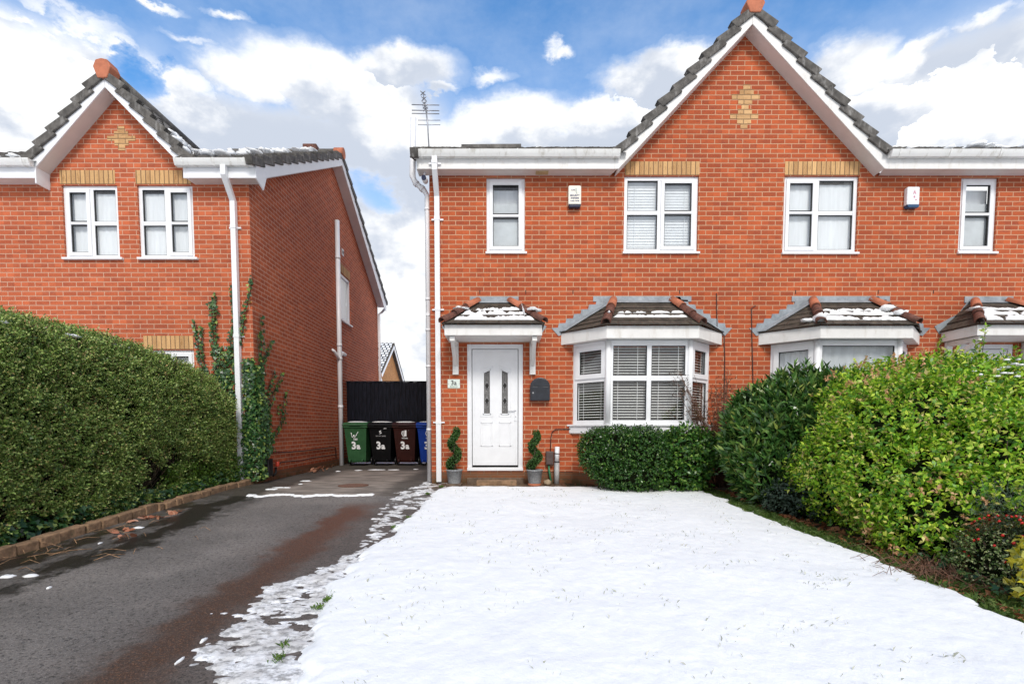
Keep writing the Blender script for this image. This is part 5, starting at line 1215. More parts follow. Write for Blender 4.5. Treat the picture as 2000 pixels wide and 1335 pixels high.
# wheelie bins
def bin_(cx, y, colname, col, label, rot=0, logo='W', lidcol=None):
    M_ = simple(colname, col, .42, .12, 7, spec=.25, bumpd=.0015, bscale=40, dirt=tuple(min(1, c*2+.02) for c in col), dirt_amt=.25)
    t = thing('wheelie_bin', label, 'wheelie bin', (cx, y, 0), 'wheelie bins by the black fence')
    m = MB(); zs = [(.09, .205, .20, 0), (.14, .215, .22, 0), (.86, .262, .30, 0), (.93, .275, .315, 0), (.985, .285, .325, 0)]
    for k in range(len(zs)-1):
        z0, a0, b0, _ = zs[k]; z1, a1, b1, _ = zs[k+1]; o_ = 0
        A = [(cx-a0, y-b0+.05*(1-z0), z0), (cx+a0, y-b0+.05*(1-z0), z0), (cx+a0, y+b0, z0), (cx-a0, y+b0, z0)]; B = [(cx-a1, y-b1+.05*(1-z1), z1), (cx+a1, y-b1+.05*(1-z1), z1), (cx+a1, y+b1, z1), (cx-a1, y+b1, z1)]
        for q in range(4): m.quad(A[q], A[(q+1) % 4], B[(q+1) % 4], B[q])
    m.quad((cx-.205, y-.155, .09), (cx-.205, y+.2, .09), (cx+.205, y+.2, .09), (cx+.205, y-.155, .09)); 
    for s_ in (-1, 1): m.box(cx+s_*.15-.02, cx+s_*.15+.02, y-.30, y-.17, .10, .16)
    m.box(cx-.298, cx+.298, y-.335, y+.33, .93, .985)
    body = m.build('body', M_, t, bevel=.012)
    m = MB(); m.prism([(cx-.30, y-.36, .988), (cx-.30, y-.36, 1.015), (cx-.30, y-.22, 1.062), (cx-.30, y+.20, 1.075), (cx-.30, y+.35, 1.02), (cx-.30, y+.35, .988)], (.60, 0, 0)); m.box(cx-.14, cx+.14, y-.375, y-.355, .985, 1.01); lid = m.build('lid', M_, t, bevel=.014)
    m = MB(); m.tube([(cx-.24, y+.38, 1.0), (cx+.24, y+.38, 1.0)], .016, 8); m.box(cx-.25, cx-.21, y+.30, y+.40, .97, 1.02); m.box(cx+.21, cx+.25, y+.30, y+.40, .97, 1.02); m.build('handle', M_, t)
    for s_ in (-1, 1):
        m = MB(); m.tube([(cx+s_*.245, y+.22, .10), (cx+s_*.285, y+.22, .10)], .10, 20); m.build('wheel', BK, t)
    m = MB(); m.blob((cx-.02, y-.03, 1.068), (.25, .24, .022), 18, 8, .08, int(cx*100) % 90); m.build('lid_snow', SNOW, t)
    yf = y-.283; W_M = MATS['sticker_white']
    tilt = math.atan2(.06, .72)
    rot_ = (R(90)+.16, 0, 0); yy = lambda z: y-(.22+.111*(z-.14))+.05*(1-z)-.006
    font_mesh('3', .25, W_M, body, (cx-.055, yy(.44)-.004, .42), rot_, bold=.010, xs=.92); font_mesh('a', .20, W_M, body, (cx+.055, yy(.44)-.004, .42), rot_, bold=.008)
    if logo == 'W':
        m = MB(); z0 = .70; pts = [(-.085, .115), (-.07, .02), (-.045, .0), (-.02, .06), (-.01, .0), (.02, .02), (.05, .08), (.085, .135)]
        for a, b in zip(pts[:-1], pts[1:]): m.tube([(cx-.02+a[0], yy(z0)-.008, z0+a[1]), (cx-.02+b[0], yy(z0)-.008, z0+b[1])], .009, 6)
        m.build('logo', W_M, body); font_mesh('Wigan', .042, W_M, body, (cx-.01, yy(.64)-.006, .655), rot_, bold=.001); font_mesh('Council', .03, W_M, body, (cx-.01, yy(.62)-.006, .63), rot_, bold=.0006)
    elif logo == 'N':
        m = MB(); z0 = .78
        for a, b in (((-.03, .06), (.02, .08)), ((.02, .08), (-.02, .045)), ((-.02, .045), (.03, .03)), ((.03, .03), (-.02, .0))): m.tube([(cx+a[0]+.0, yy(z0)-.008, z0+a[1]), (cx+b[0], yy(z0)-.008, z0+b[1])], .008, 6)
        m.build('logo', W_M, body); font_mesh('NO HOT ASHES', .034, MATS['faded_sticker'], body, (cx+.01, yy(.72)-.006, .72), rot_, bold=.0005)
        m = MB(); m.prism([(cx+.08, yy(.9)-.010, .90), (cx+.16, yy(.9)-.010, .91), (cx+.13, yy(.96)-.010, .99), (cx+.11, yy(.94)-.010, .94)], (0, -.003, 0)); m.build('scuff', MATS['faded_sticker'], body)
    else:
        m = MB(); z0 = .70; yq = yy(.75)-.008
        m.prism([(cx-.01, yq, z0+.02), (cx+.045, yq, z0+.03), (cx+.045, yq-.004, z0+.17), (cx-.0, yq-.004, z0+.17)], (0, -.003, 0))
        m.tube([(cx-.05, yq, z0+.15), (cx-.07, yq, z0+.09), (cx-.04, yq, z0+.03), (cx-.01, yq, z0+.01)], .010, 6); m.tube([(cx-.02, yq, z0+.16), (cx-.035, yq, z0+.09), (cx-.015, yq, z0+.04)], .007, 6); m.tube([(cx+.06, yq, z0+.17), (cx+.10, yq, z0+.165)], .006, 6)
        m.build('logo', W_M, body); font_mesh('WIGAN', .042, W_M, body, (cx+.0, yy(.66)-.006, .665), rot_, bold=.001)
    return t
simple('sticker_white', (.86, .87, .88), .5, .02); simple('faded_sticker', (.45, .45, .46), .6, .1)
BY = 4.18
bin_(-3.60, BY, 'green_bin_plastic', (.030, .095, .038), 'green wheelie bin marked 3a, first beside the side wall of the left house', logo='W')
bin_(-3.01, BY+.05, 'black_bin_plastic', (.0025, .0025, .003), 'black wheelie bin marked 3a, between the green and the brown bins', logo='N')
bin_(-2.42, BY+.05, 'brown_bin_plastic', (.032, .008, .006), 'dark brown wheelie bin marked 3a, between the black and the blue bins', logo='S')
bin_(-1.83, BY, 'blue_bin_plastic', (.008, .045, .30), 'blue wheelie bin marked 3a, partly behind the corner of the main house', logo='S')

# round manhole cover set in the pale surface
best = min(np.arange(-3, 3, .02), key=lambda yy: abs(at(690, 948, yy).z)); p = at(690, 948, best)
m = MB(); m.lathe((p.x, p.y, 0), [(.24, .002), (.24, .010), (.20, .012), (.19, .008), (0.01, .010)], 24); tag(m.build('manhole_cover', simple('rusty_iron', (.17, .085, .055), .7, .3, 30, bumpd=.004)), 'round rusty manhole cover in the pale part of the drive', 'manhole cover')

# spiral topiary in grey pots
BOXL = leafmat('box_leaf', [(0, (.022, .065, .012)), (.5, (.04, .12, .02)), (1, (.13, .24, .06))], .4, .15)
BARK = simple('bark', (.07, .045, .03), .9, .3, 14)
POT = simple('grey_stippled_pot', (.29, .30, .31), .8, .3, 60, bumpd=.006, bscale=120)
def topiary(cx, cy, zb, H, label, ph, saucer=True):
    t = thing('potted_topiary', label, 'topiary', (cx, cy, zb), 'spiral topiaries flanking the door')
    m = MB(); m.lathe((cx, cy, zb), [(.095, .0), (.098, .01), (.125, .20), (.132, .20), (.134, .222), (.122, .222), (.118, .20)], 28); m.build('pot', POT, t)
    m = MB(); m.lathe((cx, cy, zb-.045), [(.10, 0), (.105, .043), (.09, .043)], 24); m.build('saucer', MATS['terracotta'], t)
    m = MB(); m.lathe((cx, cy, zb+.18), [(.117, .0), (.117, .01), (.01, .012)], 20); m.build('compost', SOIL, t)
    m = MB(); m.tube([(cx, cy, zb+.18), (cx, cy, zb+.22+H*.95)], .012, 6); m.build('stem', BARK, t)
    n = 26; pts = []; rs = []
    for k in range(n):
        f = k/(n-1); a = ph+f*2*math.pi*1.75; rad = .072*(1-.45*f); pts.append(Vector((cx+rad*math.cos(a), cy+rad*math.sin(a), zb+.24+f*H))); rs.append(.068*(1-.28*f))
    m = MB(); m.tube(pts, [r*.86 for r in rs], 10); m.build('foliage_core', MATS['inner_shade'], t)  # dark tube whose colour carries the shade between the leaves
    P = []; N = []
    r_ = np.random.default_rng(int(cx*100) % 97)
    for k in range(n):
        for q in range(95):
            d = norm(r_.normal(0, 1, 3)); P.append(np.array(pts[k])+d*rs[k]*.85+np.array([0, 0, r_.uniform(-.015, .015)])); N.append(d)
    leaves('foliage', BOXL, t, np.array(P), np.array(N), .017, .012, per=4, twig=.014, seed=3, up=.2)
simple('inner_shade', (.010, .013, .006), 1., .4, 9, spec=0)  # near-black colour stands in for shade deep in the foliage
topiary(-.80, -.34, .045, .60, 'spiral topiary in a grey pot left of the white door', 2.2); topiary(.485, -.34, .045, .56, 'spiral topiary in a grey pot right of the white door, beside the brown box', 2.6)
m = MB(); m.box(-.92, -.68, -.46, -.22, 0.005, .045); tag(m.build('pot_slab', MATS['wet_brick_paving'], bevel=.01), 'small dark slab under the left topiary pot', 'slab')
m = MB(); m.blob((.70, -.28, .05), (.06, .05, .05), 12, 8, .2, 3); tag(m.build('stone', simple('buff_stone', (.38, .29, .19), .9, .2, 20, bumpd=.004)), 'rounded buff stone at the foot of the green hose', 'stone')

# ------------------------------------------------------------------ planting
def shrub(name, label, cat, blobs, n, mat, L, W, seed, per=8, twig=.12, shell=.25, rough=.18, coremat='inner_shade', corek=.80, ymax=9, group=None, up=.35, spread=.7, stems=0, scale=2.2, lay=0., fold=.25, extra=None):
    cx = np.mean([b[0] for b in blobs]); cy = np.mean([b[1] for b in blobs]); t = thing(name, label, cat, (cx, cy, gz(cy)), group)
    P, N = sample_blobs(blobs, n, seed, shell=shell, rough=rough, ymax=ymax, scale=scale)
    leaves('foliage', mat, t, P, N, L, W, per=per, twig=twig, seed=seed, up=up, spread=spread, lay=lay, fold=fold)
    if corek: core(blobs, 'shade_core', MATS[coremat], t, corek, seed)
    if stems:
        m = MB(); r_ = random.Random(seed)
        for k in range(stems):
            b = r_.choice(blobs); d = Vector((r_.uniform(-1, 1), r_.uniform(-1, .3), r_.uniform(0, 1))).normalized(); e = Vector((b[0]+d.x*b[3]*1.02, b[1]+d.y*b[4]*1.02, b[2]+d.z*b[5]*1.02)); s0 = Vector((b[0]+d.x*.2*b[3], b[1]+d.y*.2*b[4], gz(b[1])))
            m.tube([s0, s0.lerp(e, .5)+Vector((0, 0, .05)), e], [.012, .008, .003], 5)
        m.build('stems', BARK, t, stuff=True)
    return t

# long clipped hedge on the left
HEDL = leafmat('hedge_leaf', [(0, (.035, .085, .018)), (.3, (.145, .25, .050)), (.65, (.34, .48, .11)), (.90, (.60, .68, .24)), (1, (.50, .29, .13))], .42, .25)
t = thing('hedge', 'long clipped dark green hedge with a rounded end beside the drive', 'hedge', (-5, -2.6, -.1))
def hedge_surface(u, v):
    """u 0..1 along the hedge (street to house), v 0..1 from the foot of the drive face over the top to the back"""
    y = -7.6+u*7.55; g0 = gza(y)
    top = np.interp(y, [-8, -5, -4.1, -3.4, -2.6, -2.0, -1.3, -.8, -.45, -.2, -.05], [1.80, 1.88, 1.89, 1.90, 1.91, 1.87, 1.77, 1.66, 1.56, 1.44, 1.20])
    a = np.clip(v/.52, 0, 1); b = np.clip((v-.52)/.48, 0, 1); depthx = 1.7
    rr = .28; H = top-g0
    x = -4.43+.10*np.sin(a*math.pi)+.02; x = x-np.where(a > .8, (a-.8)**2*3.2, 0); z = g0+.06+H*np.where(a < 1, 1-(1-a)**1.25*1, 1)-0.06
    x = x-b*depthx-.12*(b > 0); z = np.where(b > 0, top+.10*np.sin(np.clip(b, 0, 1)*math.pi)-.9*np.clip(b-.75, 0, 1), z)
    pull = np.clip((y+.55)/.55, 0, 1)**2; x = x-pull*.25*(1-b)
    lump = (fbm(y*1.6+5, v*5, 3, 51)-.5)*.20; return x+lump*(1-b)*.7, y, z+lump*b*.8
r2 = np.random.default_rng(5); n = 50000; u = r2.random(n)**.85; v = np.where(r2.random(n) < .68, r2.random(n)*.52, .52+r2.random(n)**1.4*.30)
x, y, z = hedge_surface(u, v); du = 1e-3; x1, y1, z1 = hedge_surface(u+du, v); x2, y2, z2 = hedge_surface(u, np.minimum(v+du, 1)); T1 = np.stack([x1-x, y1-y, z1-z], 1); T2 = np.stack([x2-x, y2-y, z2-z], 1); N = norm(np.cross(T1, T2)); N = np.where(N[:, :1]*1+N[:, 2:]*1 < 0, -N, N)
hol = np.clip(.50-fbm(y*8+3, z*11+x*6, 3, 66), 0, 1)*.75
P = np.stack([x, y, z], 1)-N*(r2.random((n, 1))**1.6*.10+hol[:, None])
# ragged gaps near the foot
thin = (fbm(y*3, z*3+9, 4, 61) < .43) & (z < .55); P = P[~thin]; N = N[~thin]; v_ = v[~thin]
leaves('foliage', HEDL, t, P, N, .022, .015, per=11, twig=.12, seed=11, up=.6, spread=.50, fold=.2)
sel = r2.random(n) < .03; P2 = np.stack([x, y, z], 1)[sel]; N2 = N_ = norm(np.stack([r2.normal(.3, .3, sel.sum()), r2.normal(0, .3, sel.sum()), np.ones(sel.sum())], 1))
leaves('shoot_tips', leafmat('shoot_leaf', [(0, (.07, .085, .03)), (1, (.24, .16, .09))], .5, .2), t, P2, N2, .020, .009, per=10, twig=.13, seed=12, up=.6, spread=.35)
# dark shell whose colour stands for the shade inside the hedge, then the twigs
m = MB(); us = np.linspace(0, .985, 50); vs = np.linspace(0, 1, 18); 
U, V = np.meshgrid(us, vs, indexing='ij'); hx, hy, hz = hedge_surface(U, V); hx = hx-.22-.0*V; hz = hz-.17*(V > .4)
idx = np.arange(U.size).reshape(U.shape); q = np.stack([idx[:-1, :-1], idx[1:, :-1], idx[1:, 1:], idx[:-1, 1:]], -1).reshape(-1, 4); me = np_mesh('shade_core', np.stack([hx, np.minimum(hy, -.15), hz], -1).reshape(-1, 3), q); link_mesh('shade_core', me, MATS['inner_shade'], t)
m = MB(); r_ = random.Random(9)
for k in range(420):
    yy = r_.uniform(-5.2, -.4); zz = r_.uniform(.0, .75)+gz(yy); p0 = Vector((-4.75, yy, gz(yy)+.02)); p1 = Vector((-4.47+r_.uniform(-.06, .05), yy+r_.uniform(-.25, .25), zz)); m.tube([p0, p0.lerp(p1, .6)+Vector((0, r_.uniform(-.08, .08), .05)), p1, p1+Vector((.03, r_.uniform(-.12, .12), .08))], [.008, .006, .004, .002], 4)
m.build('twigs', BARK, t, stuff=True)
m = MB()
for k in range(110):
    u_ = r_.uniform(.20, .80); v_1 = r_.uniform(.49, .60); a = hedge_surface(np.array([u_]), np.array([v_1])); m.blob((a[0][0], a[1][0], a[2][0]+.02), (r_.uniform(.02, .06), r_.uniform(.02, .07), .014), 9, 6, .3, k)
m.build('hedge_snow', SNOW, t, stuff=True)

# ivy creeping over the ground under the hedge
IVYL = leafmat('ivy_leaf', [(0, (.012, .045, .014)), (.5, (.03, .095, .028)), (.85, (.08, .17, .04)), (1, (.30, .38, .08))], .35, .12)
def ivy_leaves(name, P, N, size, mat, parent, seed):
    r_ = np.random.default_rng(seed); n = len(P); nn = norm(N+r_.normal(0, .35, (n, 3))); up = np.tile(np.array([[0, 0, -1.]]), (n, 1))+r_.normal(0, .6, (n, 3)); t = norm(up-nn*(up*nn).sum(1, keepdims=True)); s = np.cross(nn, t); sz = size*r_.uniform(.55, 1.25, (n, 1))
    shp = [(0, -.45), (.35, -.55), (.55, -.1), (.28, .05), (0, .62), (-.28, .05), (-.55, -.1), (-.35, -.55)]
    V = np.stack([P+s*a*sz+t*b*sz+nn*(.10*abs(a)*sz) for a, b in shp], 1).reshape(-1, 3); q = np.arange(len(V)).reshape(-1, 8); return link_mesh(name, np_mesh(name, V, q), mat, parent)
n = 2600; yy = rng.uniform(-6.5, -.2, n); xx = -4.30-rng.random(n)**1.3*.35; zz = gza(yy)+.07+rng.random(n)*.16*np.clip(.6+fbm(yy*1.5, yy*0, 3, 71), 0, 1.4)*(1-np.abs(xx+4.42)*.8)
o = ivy_leaves('ground_ivy', np.stack([xx, yy, zz], 1), np.tile([[.6, -.3, .8]], (n, 1)), .055, IVYL, None, 5); tag(o, 'dark ivy creeping along the foot of the hedge behind the edging', 'ivy', kind='stuff')
n = 1500; yy = rng.uniform(-1.9, -.1, n); xx = -4.33-rng.random(n)*.14; zz = gza(yy)+.05+rng.random(n)**1.4*.42
o = leaves('bright_undergrowth', leafmat('bright_leaf', [(0, (.06, .14, .015)), (1, (.18, .30, .04))], .45, .25), None, np.stack([xx, yy, zz], 1), np.tile([[.8, -.2, .6]], (n, 1)), .028, .018, per=5, twig=.06, seed=6); tag(o, 'bright green weeds at the house end of the hedge foot', 'weeds', kind='stuff')

# climbing ivy on the corner of the left house
def climb(name, label, stems, cloud, seed, ax):
    """stems: pixel paths on the wall (front wall: Y=0 ; side wall: X=LC)"""
    t = thing(name, label, 'ivy', (LC-.2 if ax == 'y' else LC, 0 if ax == 'y' else .6, 0)); m = MB(); P = []; N = []
    r_ = np.random.default_rng(seed)
    for st in stems:
        pts = [Vector(p) for p in st]; m.tube(pts, [.006]*len(pts), 4)
        dens = st_d.get(id(st), 1)
        for a, b in zip(pts[:-1], pts[1:]):
            k = int((b-a).length*75)
            for q in range(k):
                f = r_.random(); hgt = ((a+(b-a)*f).z); w = .016+.022*max(0, 1.9-hgt); off = r_.normal(0, w)
                p = a.lerp(b, f); p = p+(Vector((off, -r_.random()*.05-.01, r_.normal(0, .02))) if ax == 'y' else Vector((r_.random()*.05+.01, off*1.2, r_.normal(0, .02)))); P.append(p); N.append((0, -1, .35) if ax == 'y' else (1, -.25, .35))
    for (a0, a1, z0, z1, k) in cloud:
        for q in range(k):
            zf = r_.random(); aa = (a0+a1)/2+(a1-a0)/2*r_.uniform(-1, 1)*(1-.35*zf); zz = z0+(z1-z0)*zf
            if ax == 'y': P.append((aa, -.02-r_.random()*.12*(1-.5*zf), zz)); N.append((0, -1, .35))
            else: P.append((LC+.02+r_.random()*.13*(1-.6*zf), aa, zz)); N.append((1, -.4, .35))
    m.build('stems', BARK, t, stuff=True); ivy_leaves('foliage', np.array([tuple(p) for p in P]), np.array(N, float), .048, IVYL, t, seed); return t
st_d = {}
def fp(*uv): return [at(u, v, -.02) for u, v in uv]
def sp(*uv):
    out = []
    for (u, v) in uv:
        Y = min(np.arange(0.02, 6, .01), key=lambda yy: abs(at(u, v, yy).x-(LC+.03))); out.append(at(u, v, Y))
    return out
climb('climbing_ivy', 'ivy climbing the front bricks round the white downpipe of the left house', [fp((379, 630), (386, 660), (391, 707), (410, 760), (440, 830)), fp((420, 570), (421, 640), (425, 690), (432, 730), (450, 800)), fp((413, 590), (419, 700), (430, 770)), fp((453, 560), (458, 640), (460, 720), (462, 800)), fp((494, 540), (487, 580), (478, 610), (470, 680)), fp((393, 640), (397, 700), (410, 740)), fp((440, 740), (448, 690), (452, 650))], [(-4.86, -4.42, .9, 1.9, 520), (-4.32, -4.05, .05, 2.05, 1400), (-4.75, -4.35, 1.3, 2.25, 260)], 21, 'y')
climb('climbing_ivy', 'ivy spreading over the side wall of the left house beside the black box', [sp((508, 615), (511, 700), (505, 800), (503, 900)), sp((503, 650), (506, 720), (500, 800)), sp((531, 664), (518, 690), (512, 730)), sp((550, 728), (533, 770), (520, 800), (505, 860)), sp((536, 725), (523, 760), (512, 800)), sp((557, 765), (550, 820), (535, 850), (515, 880)), sp((545, 790), (541, 810))], [(-.07, .24, .42, 1.95, 1350), (-.05, .14, .05, .5, 260), (.18, .42, .50, 1.35, 330)], 22, 'x')

# shrubs under the bay
GLOS = leafmat('glossy_leaf', [(0, (.02, .08, .014)), (.6, (.06, .17, .025)), (1, (.24, .38, .07))], .28, .15)
BUSH = leafmat('dark_bush_leaf', [(0, (.014, .05, .010)), (.6, (.038, .115, .018)), (.9, (.085, .20, .03)), (1, (.22, .32, .08))], .3, .12)
shrub('clipped_shrub', 'dense dark green clipped shrub under the left half of the white bay window', 'shrub', [(1.66, -.88, .52, .50, .34, .40), (2.05, -.92, .50, .46, .36, .42), (1.45, -.86, .60, .30, .28, .30), (1.9, -1.0, .25, .55, .3, .25)], 6500, BUSH, .030, .018, 31, per=6, twig=.07, ymax=-.52, rough=.08, stems=20)
shrub('glossy_shrub', 'looser shrub with larger pale edged leaves under the right half of the white bay window', 'shrub', [(2.62, -.95, .50, .40, .34, .40), (2.90, -.85, .55, .30, .30, .30), (2.55, -1.0, .22, .42, .25, .22)], 1900, GLOS, .060, .034, 32, per=5, twig=.10, ymax=-.5, rough=.2, stems=24, shell=.4)
BRNL = leafmat('brown_leaf', [(0, (.06, .03, .018)), (.7, (.12, .055, .03)), (1, (.10, .12, .04))], .6, .2)
def twiggy(name, label, cat, base, spread, H, n, mat, L, W, seed, per=5):
    t = thing(name, label, cat, tuple(base)); m = MB(); r_ = random.Random(seed); P = []; N = []
    for k in range(n):
        d = Vector((r_.gauss(0, spread[0]), r_.gauss(0, spread[1]), 1)); h = H*r_.uniform(.5, 1.05); p0 = Vector(base)+Vector((r_.gauss(0, spread[0]*.4), r_.gauss(0, spread[1]*.4), 0)); p1 = p0+Vector((d.x*h*.6, d.y*h*.6, h*.6)); p2 = p0+Vector((d.x*h*1.15, d.y*h*1.15, h))
        m.tube([p0, p1, p2], [.008, .005, .002], 4)
        for q in range(per*3): f = r_.random(); p = p1.lerp(p2, f); b = p+Vector((r_.gauss(0, .06), r_.gauss(0, .06), r_.gauss(0, .05))); m.tube([p, b], [.003, .0015], 3); P.append(tuple(b)); N.append(tuple((b-p).normalized()))
    m.build('stems', MATS['reddish_twig'], t, stuff=True); leaves('foliage', mat, t, np.array(P), np.array(N), L, W, per=3, twig=.04, seed=seed); return t
simple('reddish_twig', (.13, .06, .035), .8, .3)
twiggy('twiggy_shrub', 'bare reddish brown twiggy shrub against the bricks between the two bays', 'shrub', (3.45, -.50, 0), (.28, .12), 1.75, 70, BRNL, .028, .016, 33)
# laurel and the big yellow-green shrub
LAUR = leafmat('laurel_leaf', [(0, (.022, .075, .018)), (.5, (.070, .175, .036)), (.85, (.16, .29, .06)), (1, (.36, .42, .10))], .26, .12)
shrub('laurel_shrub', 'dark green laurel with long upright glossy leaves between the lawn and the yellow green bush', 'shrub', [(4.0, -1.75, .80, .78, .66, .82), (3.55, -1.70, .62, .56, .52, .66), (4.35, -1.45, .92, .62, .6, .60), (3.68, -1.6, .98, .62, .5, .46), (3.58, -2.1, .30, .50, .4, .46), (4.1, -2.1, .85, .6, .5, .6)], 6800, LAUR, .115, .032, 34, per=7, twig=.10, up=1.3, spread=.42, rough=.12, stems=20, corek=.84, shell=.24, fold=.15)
YEL = leafmat('yellow_green_leaf', [(0, (.045, .15, .012)), (.25, (.14, .36, .022)), (.55, (.36, .62, .035)), (.85, (.74, .88, .10)), (1, (.82, .62, .30))], .4, .35)
YB = [(4.05, -3.35, .72, .70, .72, .72), (4.60, -3.0, .92, .80, .75, .72), (5.1, -3.3, .82, .8, .8, .70), (3.85, -3.75, .35, .62, .60, .48), (3.75, -3.0, .42, .52, .52, .52), (4.4, -4.0, .42, .75, .6, .66), (3.82, -4.15, .08, .55, .45, .44), (4.15, -4.40, .16, .55, .40, .46), (4.3, -2.6, 1.05, .62, .5, .58), (5.0, -4.1, .55, .7, .6, .7)]
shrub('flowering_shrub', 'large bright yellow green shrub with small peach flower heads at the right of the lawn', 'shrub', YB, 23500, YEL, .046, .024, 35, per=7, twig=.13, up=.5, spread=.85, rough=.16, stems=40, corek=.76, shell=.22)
tY = [o for o in COL.objects if o.get('label', '').startswith('large bright yellow')][0]
P, N = sample_blobs(YB, 1500, 77, shell=.03, rough=.16); k_ = (P[:, 1] < -2.4); P, N = P[k_], N[k_]
sel = fbm(P[:, 0]*2.2, P[:, 2]*2.2, 3, 5) > .52; P, N = P[sel]+N[sel]*.07, N[sel]; leaves('flower_head', leafmat('peach_flower', [(0, (.62, .30, .15)), (1, (.90, .58, .32))], .6, .3), tY, P, N, .028, .016, per=12, twig=.05, seed=9, spread=1.3)
m = MB(); r_ = random.Random(3)
for (u, v, Y) in ((1925, 640, -3.4), (1905, 668, -3.3), (1880, 690, -3.3), (1960, 690, -3.2), (1985, 680, -3.5), (1850, 690, -2.9), (1840, 660, -2.6), (1960, 720, -3.3)):
    b = at(u, v, Y); a = b+Vector((r_.uniform(-.15, .15), 0, -.5)); m.tube([a, a.lerp(b, .5)+Vector((.02, 0, 0)), b], [.006, .004, .002], 4)
    PP = np.array([tuple(a.lerp(b, f)) for f in np.linspace(.35, 1, 14)]); leaves('shoot', YEL, tY, PP, np.tile([[0, 0, 1.]], (14, 1)), .038, .018, per=4, twig=.03, seed=u, spread=1.2)
m.build('long_shoot_cluster', BARK, tY, stuff=True)
m = MB()
for k in range(26): m.blob((4.78+r_.gauss(0, .15), -3.74+r_.gauss(0, .10), 1.47+r_.gauss(0, .05)), (r_.uniform(.012, .035), .02, .010), 9, 6, .4, k)
m.build('shrub_snow', SNOW, tY, stuff=True)
PRV = leafmat('grey_green_leaf', [(0, (.02, .045, .03)), (1, (.07, .11, .07))], .5, .12)
shrub('low_dark_shrub', 'low blue grey leaved plant at the foot of the laurel by the snow edge', 'shrub', [(3.52, -2.75, .10, .30, .34, .27), (3.35, -2.5, .08, .24, .3, .2)], 1100, PRV, .038, .018, 36, per=5, twig=.06, stems=6)
# mixed planting at the right edge, nearest the camera
VAR = leafmat('variegated_leaf', [(0, (.05, .10, .025)), (.45, (.16, .26, .06)), (.8, (.46, .52, .22)), (1, (.70, .70, .42))], .45, .2)
COT = leafmat('cotoneaster_leaf', [(0, (.015, .03, .01)), (.6, (.04, .07, .02)), (1, (.16, .08, .03))], .35, .12)
GRY = leafmat('conifer_needle', [(0, (.05, .085, .05)), (1, (.15, .21, .13))], .6, .15)
shrub('grey_conifer', 'feathery grey green conifer spray at the right edge above the berries', 'conifer', [(3.92, -4.62, .26, .26, .28, .18), (4.1, -4.7, .20, .3, .3, .26)], 1300, GRY, .030, .004, 37, per=12, twig=.13, up=.3, spread=.5, corek=.55)
shrub('berry_shrub', 'low dark shrub dotted with red berries below the grey conifer', 'shrub', [(3.66, -4.85, .04, .28, .26, .24), (3.86, -4.95, -.06, .40, .30, .30)], 1900, COT, .020, .012, 38, per=7, twig=.08, stems=18, corek=.72)
tB = [o for o in COL.objects if o.get('category') == 'shrub' and 'berries' in o['label']][0]
m = MB(); P, N = sample_blobs([(3.64, -4.89, .07, .28, .28, .24), (3.80, -4.97, 0., .38, .28, .29)], 340, 78, shell=.05); r_ = random.Random(6)
for p in P:
    if p[2] > -.02 and r_.random() < .8: m.blob((p[0]-.01, p[1]-.03, p[2]+.01), (.010, .010, .010), 7, 5, 0, 1)
m.build('berries', simple('red_berry', (.55, .02, .012), .25), tB, stuff=True)
shrub('variegated_shrub', 'low shrub with small cream edged leaves in front of the berries', 'shrub', [(3.50, -4.90, -.06, .22, .24, .22), (3.60, -5.15, -.14, .26, .24, .20)], 1100, VAR, .019, .012, 39, per=6, twig=.08, stems=22, corek=.6, shell=.4)
YV = leafmat('golden_leaf', [(0, (.50, .45, .03)), (.5, (.80, .70, .06)), (.8, (.85, .80, .28)), (1, (.12, .22, .03))], .35, .25)
shrub('golden_shrub', 'bright yellow variegated shrub cut by the right edge of the photo', 'shrub', [(3.33, -5.40, .02, .08, .15, .30), (3.50, -5.45, .04, .18, .2, .38)], 380, YV, .052, .030, 40, per=5, twig=.05, corek=.55)
# dried stems lying over the bed
def straw(name, label, cx, cy, w, n, seed, cols=((.20, .10, .05), (.34, .20, .11)), H=.28):
    r_ = random.Random(seed); m = MB()
    for k in range(n):
        x = cx+r_.gauss(0, w*.4); y = cy+r_.gauss(0, w*.4); a = r_.uniform(0, 6.28); l = r_.uniform(.08, .30); h = r_.uniform(.02, H); z = gz(y); m.tube([(x, y, z+.01), (x+math.cos(a)*l*.5, y+math.sin(a)*l*.5, z+h), (x+math.cos(a)*l, y+math.sin(a)*l, z+h*.5)], [.003, .0022, .0014], 4)
    return tag(m.build(name, simple('dry_stem', cols[1], .8, .5, 40)), label, 'dead stems', kind='stuff')
straw('dead_stems', 'tangle of dry brown stems in the bed between the big shrub and the variegated one', 3.22, -4.72, .36, 200, 5, cols=((.1, .05, .03), (.17, .085, .05)), H=.13)
straw('hedge_debris', 'dry straw and twigs lying over the brick edging', -4.22, -3.9, 1.4, 90, 8, H=.05)
n = 900; yy = rng.uniform(-6.3, -4.3, n); xx = 3.22+rng.random(n)*.7; zz = gza(yy)+.01+rng.random(n)**2*.10
o = ivy_leaves('corner_ivy', np.stack([xx, yy, zz], 1), np.tile([[-.4, -.4, .8]], (n, 1)), .034, IVYL, None, 15); tag(o, 'small ivy leaves creeping over the bed in the lower right corner', 'ivy', kind='stuff')
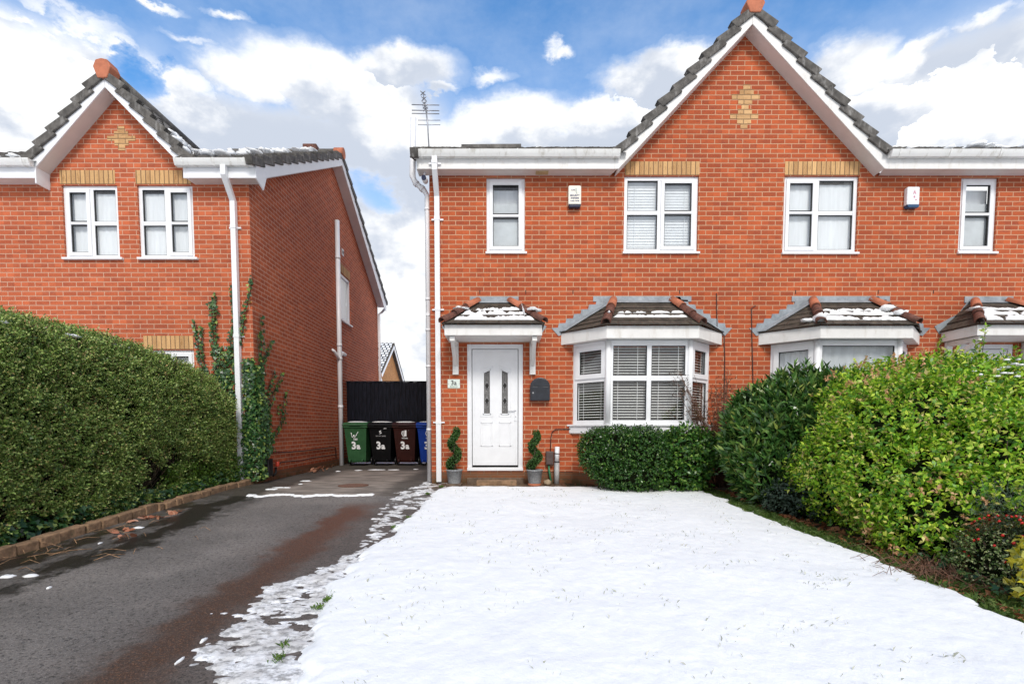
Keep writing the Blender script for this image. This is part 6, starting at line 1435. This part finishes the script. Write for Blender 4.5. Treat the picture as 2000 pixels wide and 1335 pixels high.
# fallen leaves
def fallen(name, label, pts, size, cols, seed):
    n = len(pts); r_ = np.random.default_rng(seed); nn = norm(np.array([[0, 0, 1.]])+r_.normal(0, .45, (n, 3))); a = norm(np.cross(nn, r_.normal(0, 1, (n, 3)))); b = np.cross(nn, a); s = size*r_.uniform(.5, 1.3, (n, 1))
    shp = [(-.6, 0, 0), (-.25, .3, .12), (.2, .34, .1), (.62, 0, .04), (.2, -.34, .14), (-.25, -.3, .08)]
    V = np.stack([pts+a*x*s+b*y*s+nn*(z+.05)*s for x, y, z in shp], 1).reshape(-1, 3); o = link_mesh(name, np_mesh(name, V, np.arange(len(V)).reshape(-1, 6)), leafmat(name+'_mat', cols, .6, .15), None); return tag(o, label, 'dead leaves', kind='stuff')
n = 1000; fy = rng.uniform(-6.6, -1.0, n); fx = 3.13+np.abs(rng.normal(0, .14, n))-.08*(fy < -5); fallen('fallen_leaves', 'russet fallen leaves along the right hand shrub bed', np.stack([fx, fy, gza(fy)+.012], 1), .062, [(0, (.12, .04, .02)), (.6, (.34, .12, .05)), (1, (.55, .26, .12))], 3)
n = 120; fy = rng.uniform(-1.1, -.15, n); fx = rng.uniform(.7, 3.3, n); fallen('bed_litter', 'brown leaf litter in the bed under the bay window', np.stack([fx, fy, np.full(n, .012)], 1), .05, [(0, (.09, .035, .02)), (1, (.26, .12, .06))], 4)
n = 26; yy = rng.normal(2.3, .35, n); fallen('corner_leaves', 'dry curled leaves blown against the foot of the side wall', np.stack([LC+.10+np.abs(rng.normal(0, .10, n)), yy, .02+rng.random(n)*.05], 1), .11, [(0, (.22, .08, .04)), (1, (.55, .28, .18))], 5)
bp_ = []
for (u, v, k, s) in ((300, 1012, 16, .06), (262, 1020, 5, .05), (225, 1040, 6, .06), (245, 1050, 4, .04), (340, 1003, 4, .04)):
    best = min(np.arange(-6.8, -.5, .02), key=lambda yy: abs(at(u, v, yy).z-gz(yy))); p = at(u, v, best); bp_.append(np.stack([p.x+rng.normal(0, s, k), best+rng.normal(0, s*.8, k), np.full(k, gz(best)+.012)], 1))
fallen('kerb_leaves', 'small heap of pale orange leaves on the drive beside the brick edging', np.concatenate(bp_), .075, [(0, (.42, .14, .07)), (1, (.75, .42, .30))], 6)

# unseen house added over the road to give the window panes a reflection
t = thing('reflection_house', 'unseen brick house added across the street for the bay window panes to reflect', 'house', (2, -29, -.5)); m = MB(); m.box(-4, 7, -35, -29, -.6, 4.6); m.build('wall', BR, t)
m = MB(); m.prism([(-4.3, -28.7, 4.5), (-4.3, -35.3, 4.5), (-4.3, -32, 7.0)], (11.6, 0, 0)); m.build('roof', TILE, t)
for xx in (-2.6, .6, 4.2):
    for zz in (.6, 3.0): m = MB(); m.box(xx, xx+1.5, -28.99, -28.95, zz, zz+1.2); m.build('window', PVC, t)
